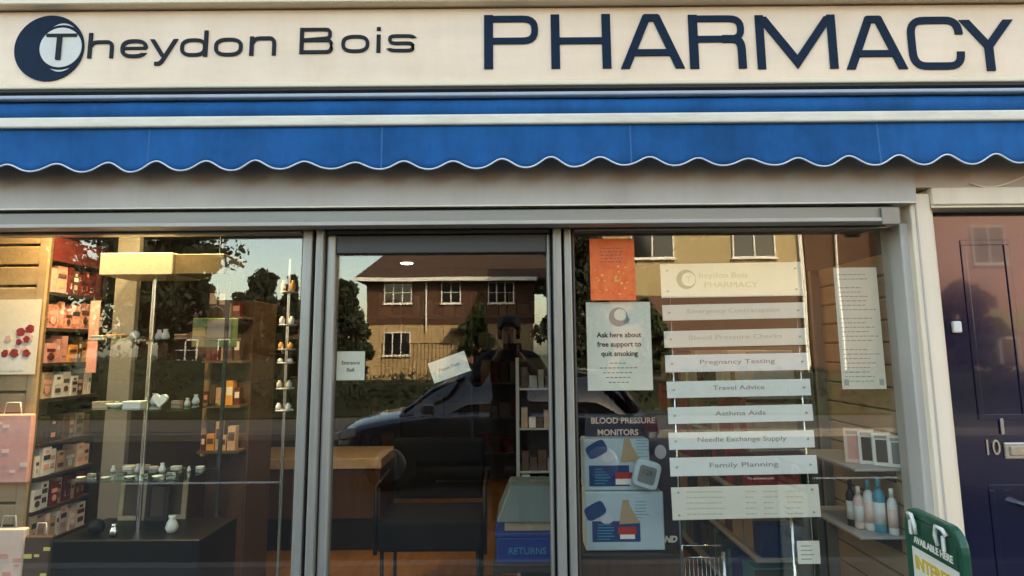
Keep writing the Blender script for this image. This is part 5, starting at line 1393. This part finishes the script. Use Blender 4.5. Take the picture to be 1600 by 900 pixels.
# coat hem
vs = []; n = 24
for i, (z, rx, ry) in enumerate(((1.10, .168, .122), (.98, .186, .140), (.84, .20, .150), (.72, .205, .152))):
    for k in range(n): a = 2 * math.pi * k / n; vs.append((px_ + rx * math.cos(a), py_ + ry * math.sin(a), z))
fs = [(i * n + k, i * n + (k + 1) % n, (i + 1) * n + (k + 1) % n, (i + 1) * n + k) for i in range(3) for k in range(n)]
o = MB().add(vs, fs, 0, True).build('coat_skirt', 'coat_dark', pr); sm_ = o.modifiers.new('thick', 'SOLIDIFY'); sm_.thickness = .012
ph = thing('phone', (px_ + .03, py_ + .355, 1.55), 'black phone held up in both hands by the photographer', 'phone')
MB().box(-.078, .078, py_ + .348, py_ + .356, 1.517, 1.594).build('case', 'black_lacquer', ph, bevel=.003, seg=2)
MB().cyl((0, py_ + .3565, 1.55), (0, py_ + .3585, 1.55), .006, n=14).build('camera_lens', 'car_glass', ph)

# ------------------------------------------------------------------ green pavement sign
ps = thing('pavement_sign', (0, 0, 0), 'green framed pavement sign with white poster standing before the cream post', 'pavement sign')
# local: width along x, height z; later turned and moved
Wd, Hh = .31, .985
c_ = .055
pts = [(-Wd / 2, .02), (-Wd / 2, Hh - c_)] + [(-Wd / 2 + c_ - c_ * math.cos(R(a)), Hh - c_ + c_ * math.sin(R(a))) for a in range(15, 91, 15)] + [(Wd / 2 - c_ + c_ * math.sin(R(a)), Hh - c_ + c_ * math.cos(R(a))) for a in range(0, 91, 15)] + [(Wd / 2, .02)]
A, B = ribbon(pts, .027)
MB().strip(A, B, -.013, .013).build('frame', 'green_frame', ps, bevel=.005, seg=2)
MB().box(-Wd / 2 + .019, Wd / 2 - .019, -.010, .010, Hh - .115, Hh - .019).build('header', 'green_frame', ps)
MB().box(-Wd / 2 + .019, Wd / 2 - .019, -.008, .008, .12, Hh - .1165).build('poster', 'paper', ps)
text_mb('AVAILABLE HERE', .030, 0, -.0108, Hh - .090, bold=.0010).build('lettering', 'paper', ps)
text_mb('INTEREST', .056, 0, -.0090, Hh - .165, bold=.0022).build('lettering', 'gold_ink', ps)
text_mb('FREE', .085, 0, -.0090, Hh - .255, bold=.002).build('lettering', 'ink', ps)
text_mb('ask inside', .050, 0, -.0090, Hh - .35).build('lettering', 'ink_soft', ps)
MB().box(-Wd / 2 + .019, Wd / 2 - .019, -.012, .012, .06, .118).build('bottom_rail', 'green_frame', ps)
MB().box(-Wd / 2 - .04, Wd / 2 + .04, -.20, .20, .0, .05).build('foot', 'black_lacquer', ps, bevel=.015, seg=2)
for q in (-1, 1):
    x = q * .085
    MB().tube([(x - .020 * q, -.026, Hh - .060), (x - .024 * q, -.030, Hh - .03), (x - .012 * q, -.032, Hh + .000), (x + .016 * q, -.028, Hh - .002), (x + .026 * q, -.022, Hh - .02)], .0065, 8).build('clip', 'white_pack', ps)
    MB().box(x + .012 * q - .007, x + .012 * q + .007, -.030, -.021, Hh - .070, Hh - .022).build('clip_tab', 'white_pack', ps, bevel=.003)
ps.location = (1.365, -.445, 0.0); ps.rotation_euler = (0, 0, R(-95))

# ------------------------------------------------------------------ world, sun, view
w = bpy.data.worlds.new("World"); S.world = w; w.use_nodes = True
nt = w.node_tree; bg = nt.nodes["Background"]; sky = nt.nodes.new("ShaderNodeTexSky"); sky.sky_type = 'NISHITA'
SE, SR = R(32), R(34)
sky.sun_disc = False; sky.sun_elevation = SE; sky.sun_rotation = SR; sky.dust_density = 2.0; sky.air_density = 1.0; sky.ozone_density = 1.0
nt.links.new(sky.outputs[0], bg.inputs[0]); bg.inputs[1].default_value = 0.15
sl = bpy.data.lights.new("sun", 'SUN'); so = bpy.data.objects.new("sun", sl); COL.objects.link(so)
sl.energy = 2.1; sl.angle = R(0.5); sl.color = (1.0, 0.93, 0.82)
sd_ = Vector((math.sin(SR) * math.cos(SE), math.cos(SR) * math.cos(SE), math.sin(SE)))
so.rotation_euler = (-sd_).to_track_quat('-Z', 'Y').to_euler(); so.location = (0, 20, 20)
vs_ = S.view_settings; vs_.view_transform = 'Standard'; vs_.look = 'None'; vs_.gamma = 1; vs_.use_curve_mapping = False
vs_.exposure = 2.72
vs_.use_white_balance = True; vs_.white_balance_temperature = 8700; vs_.white_balance_tint = 6
S.cycles.use_denoising = True
S.cycles.max_bounces = 8; S.cycles.transparent_max_bounces = 12; S.cycles.caustics_reflective = False
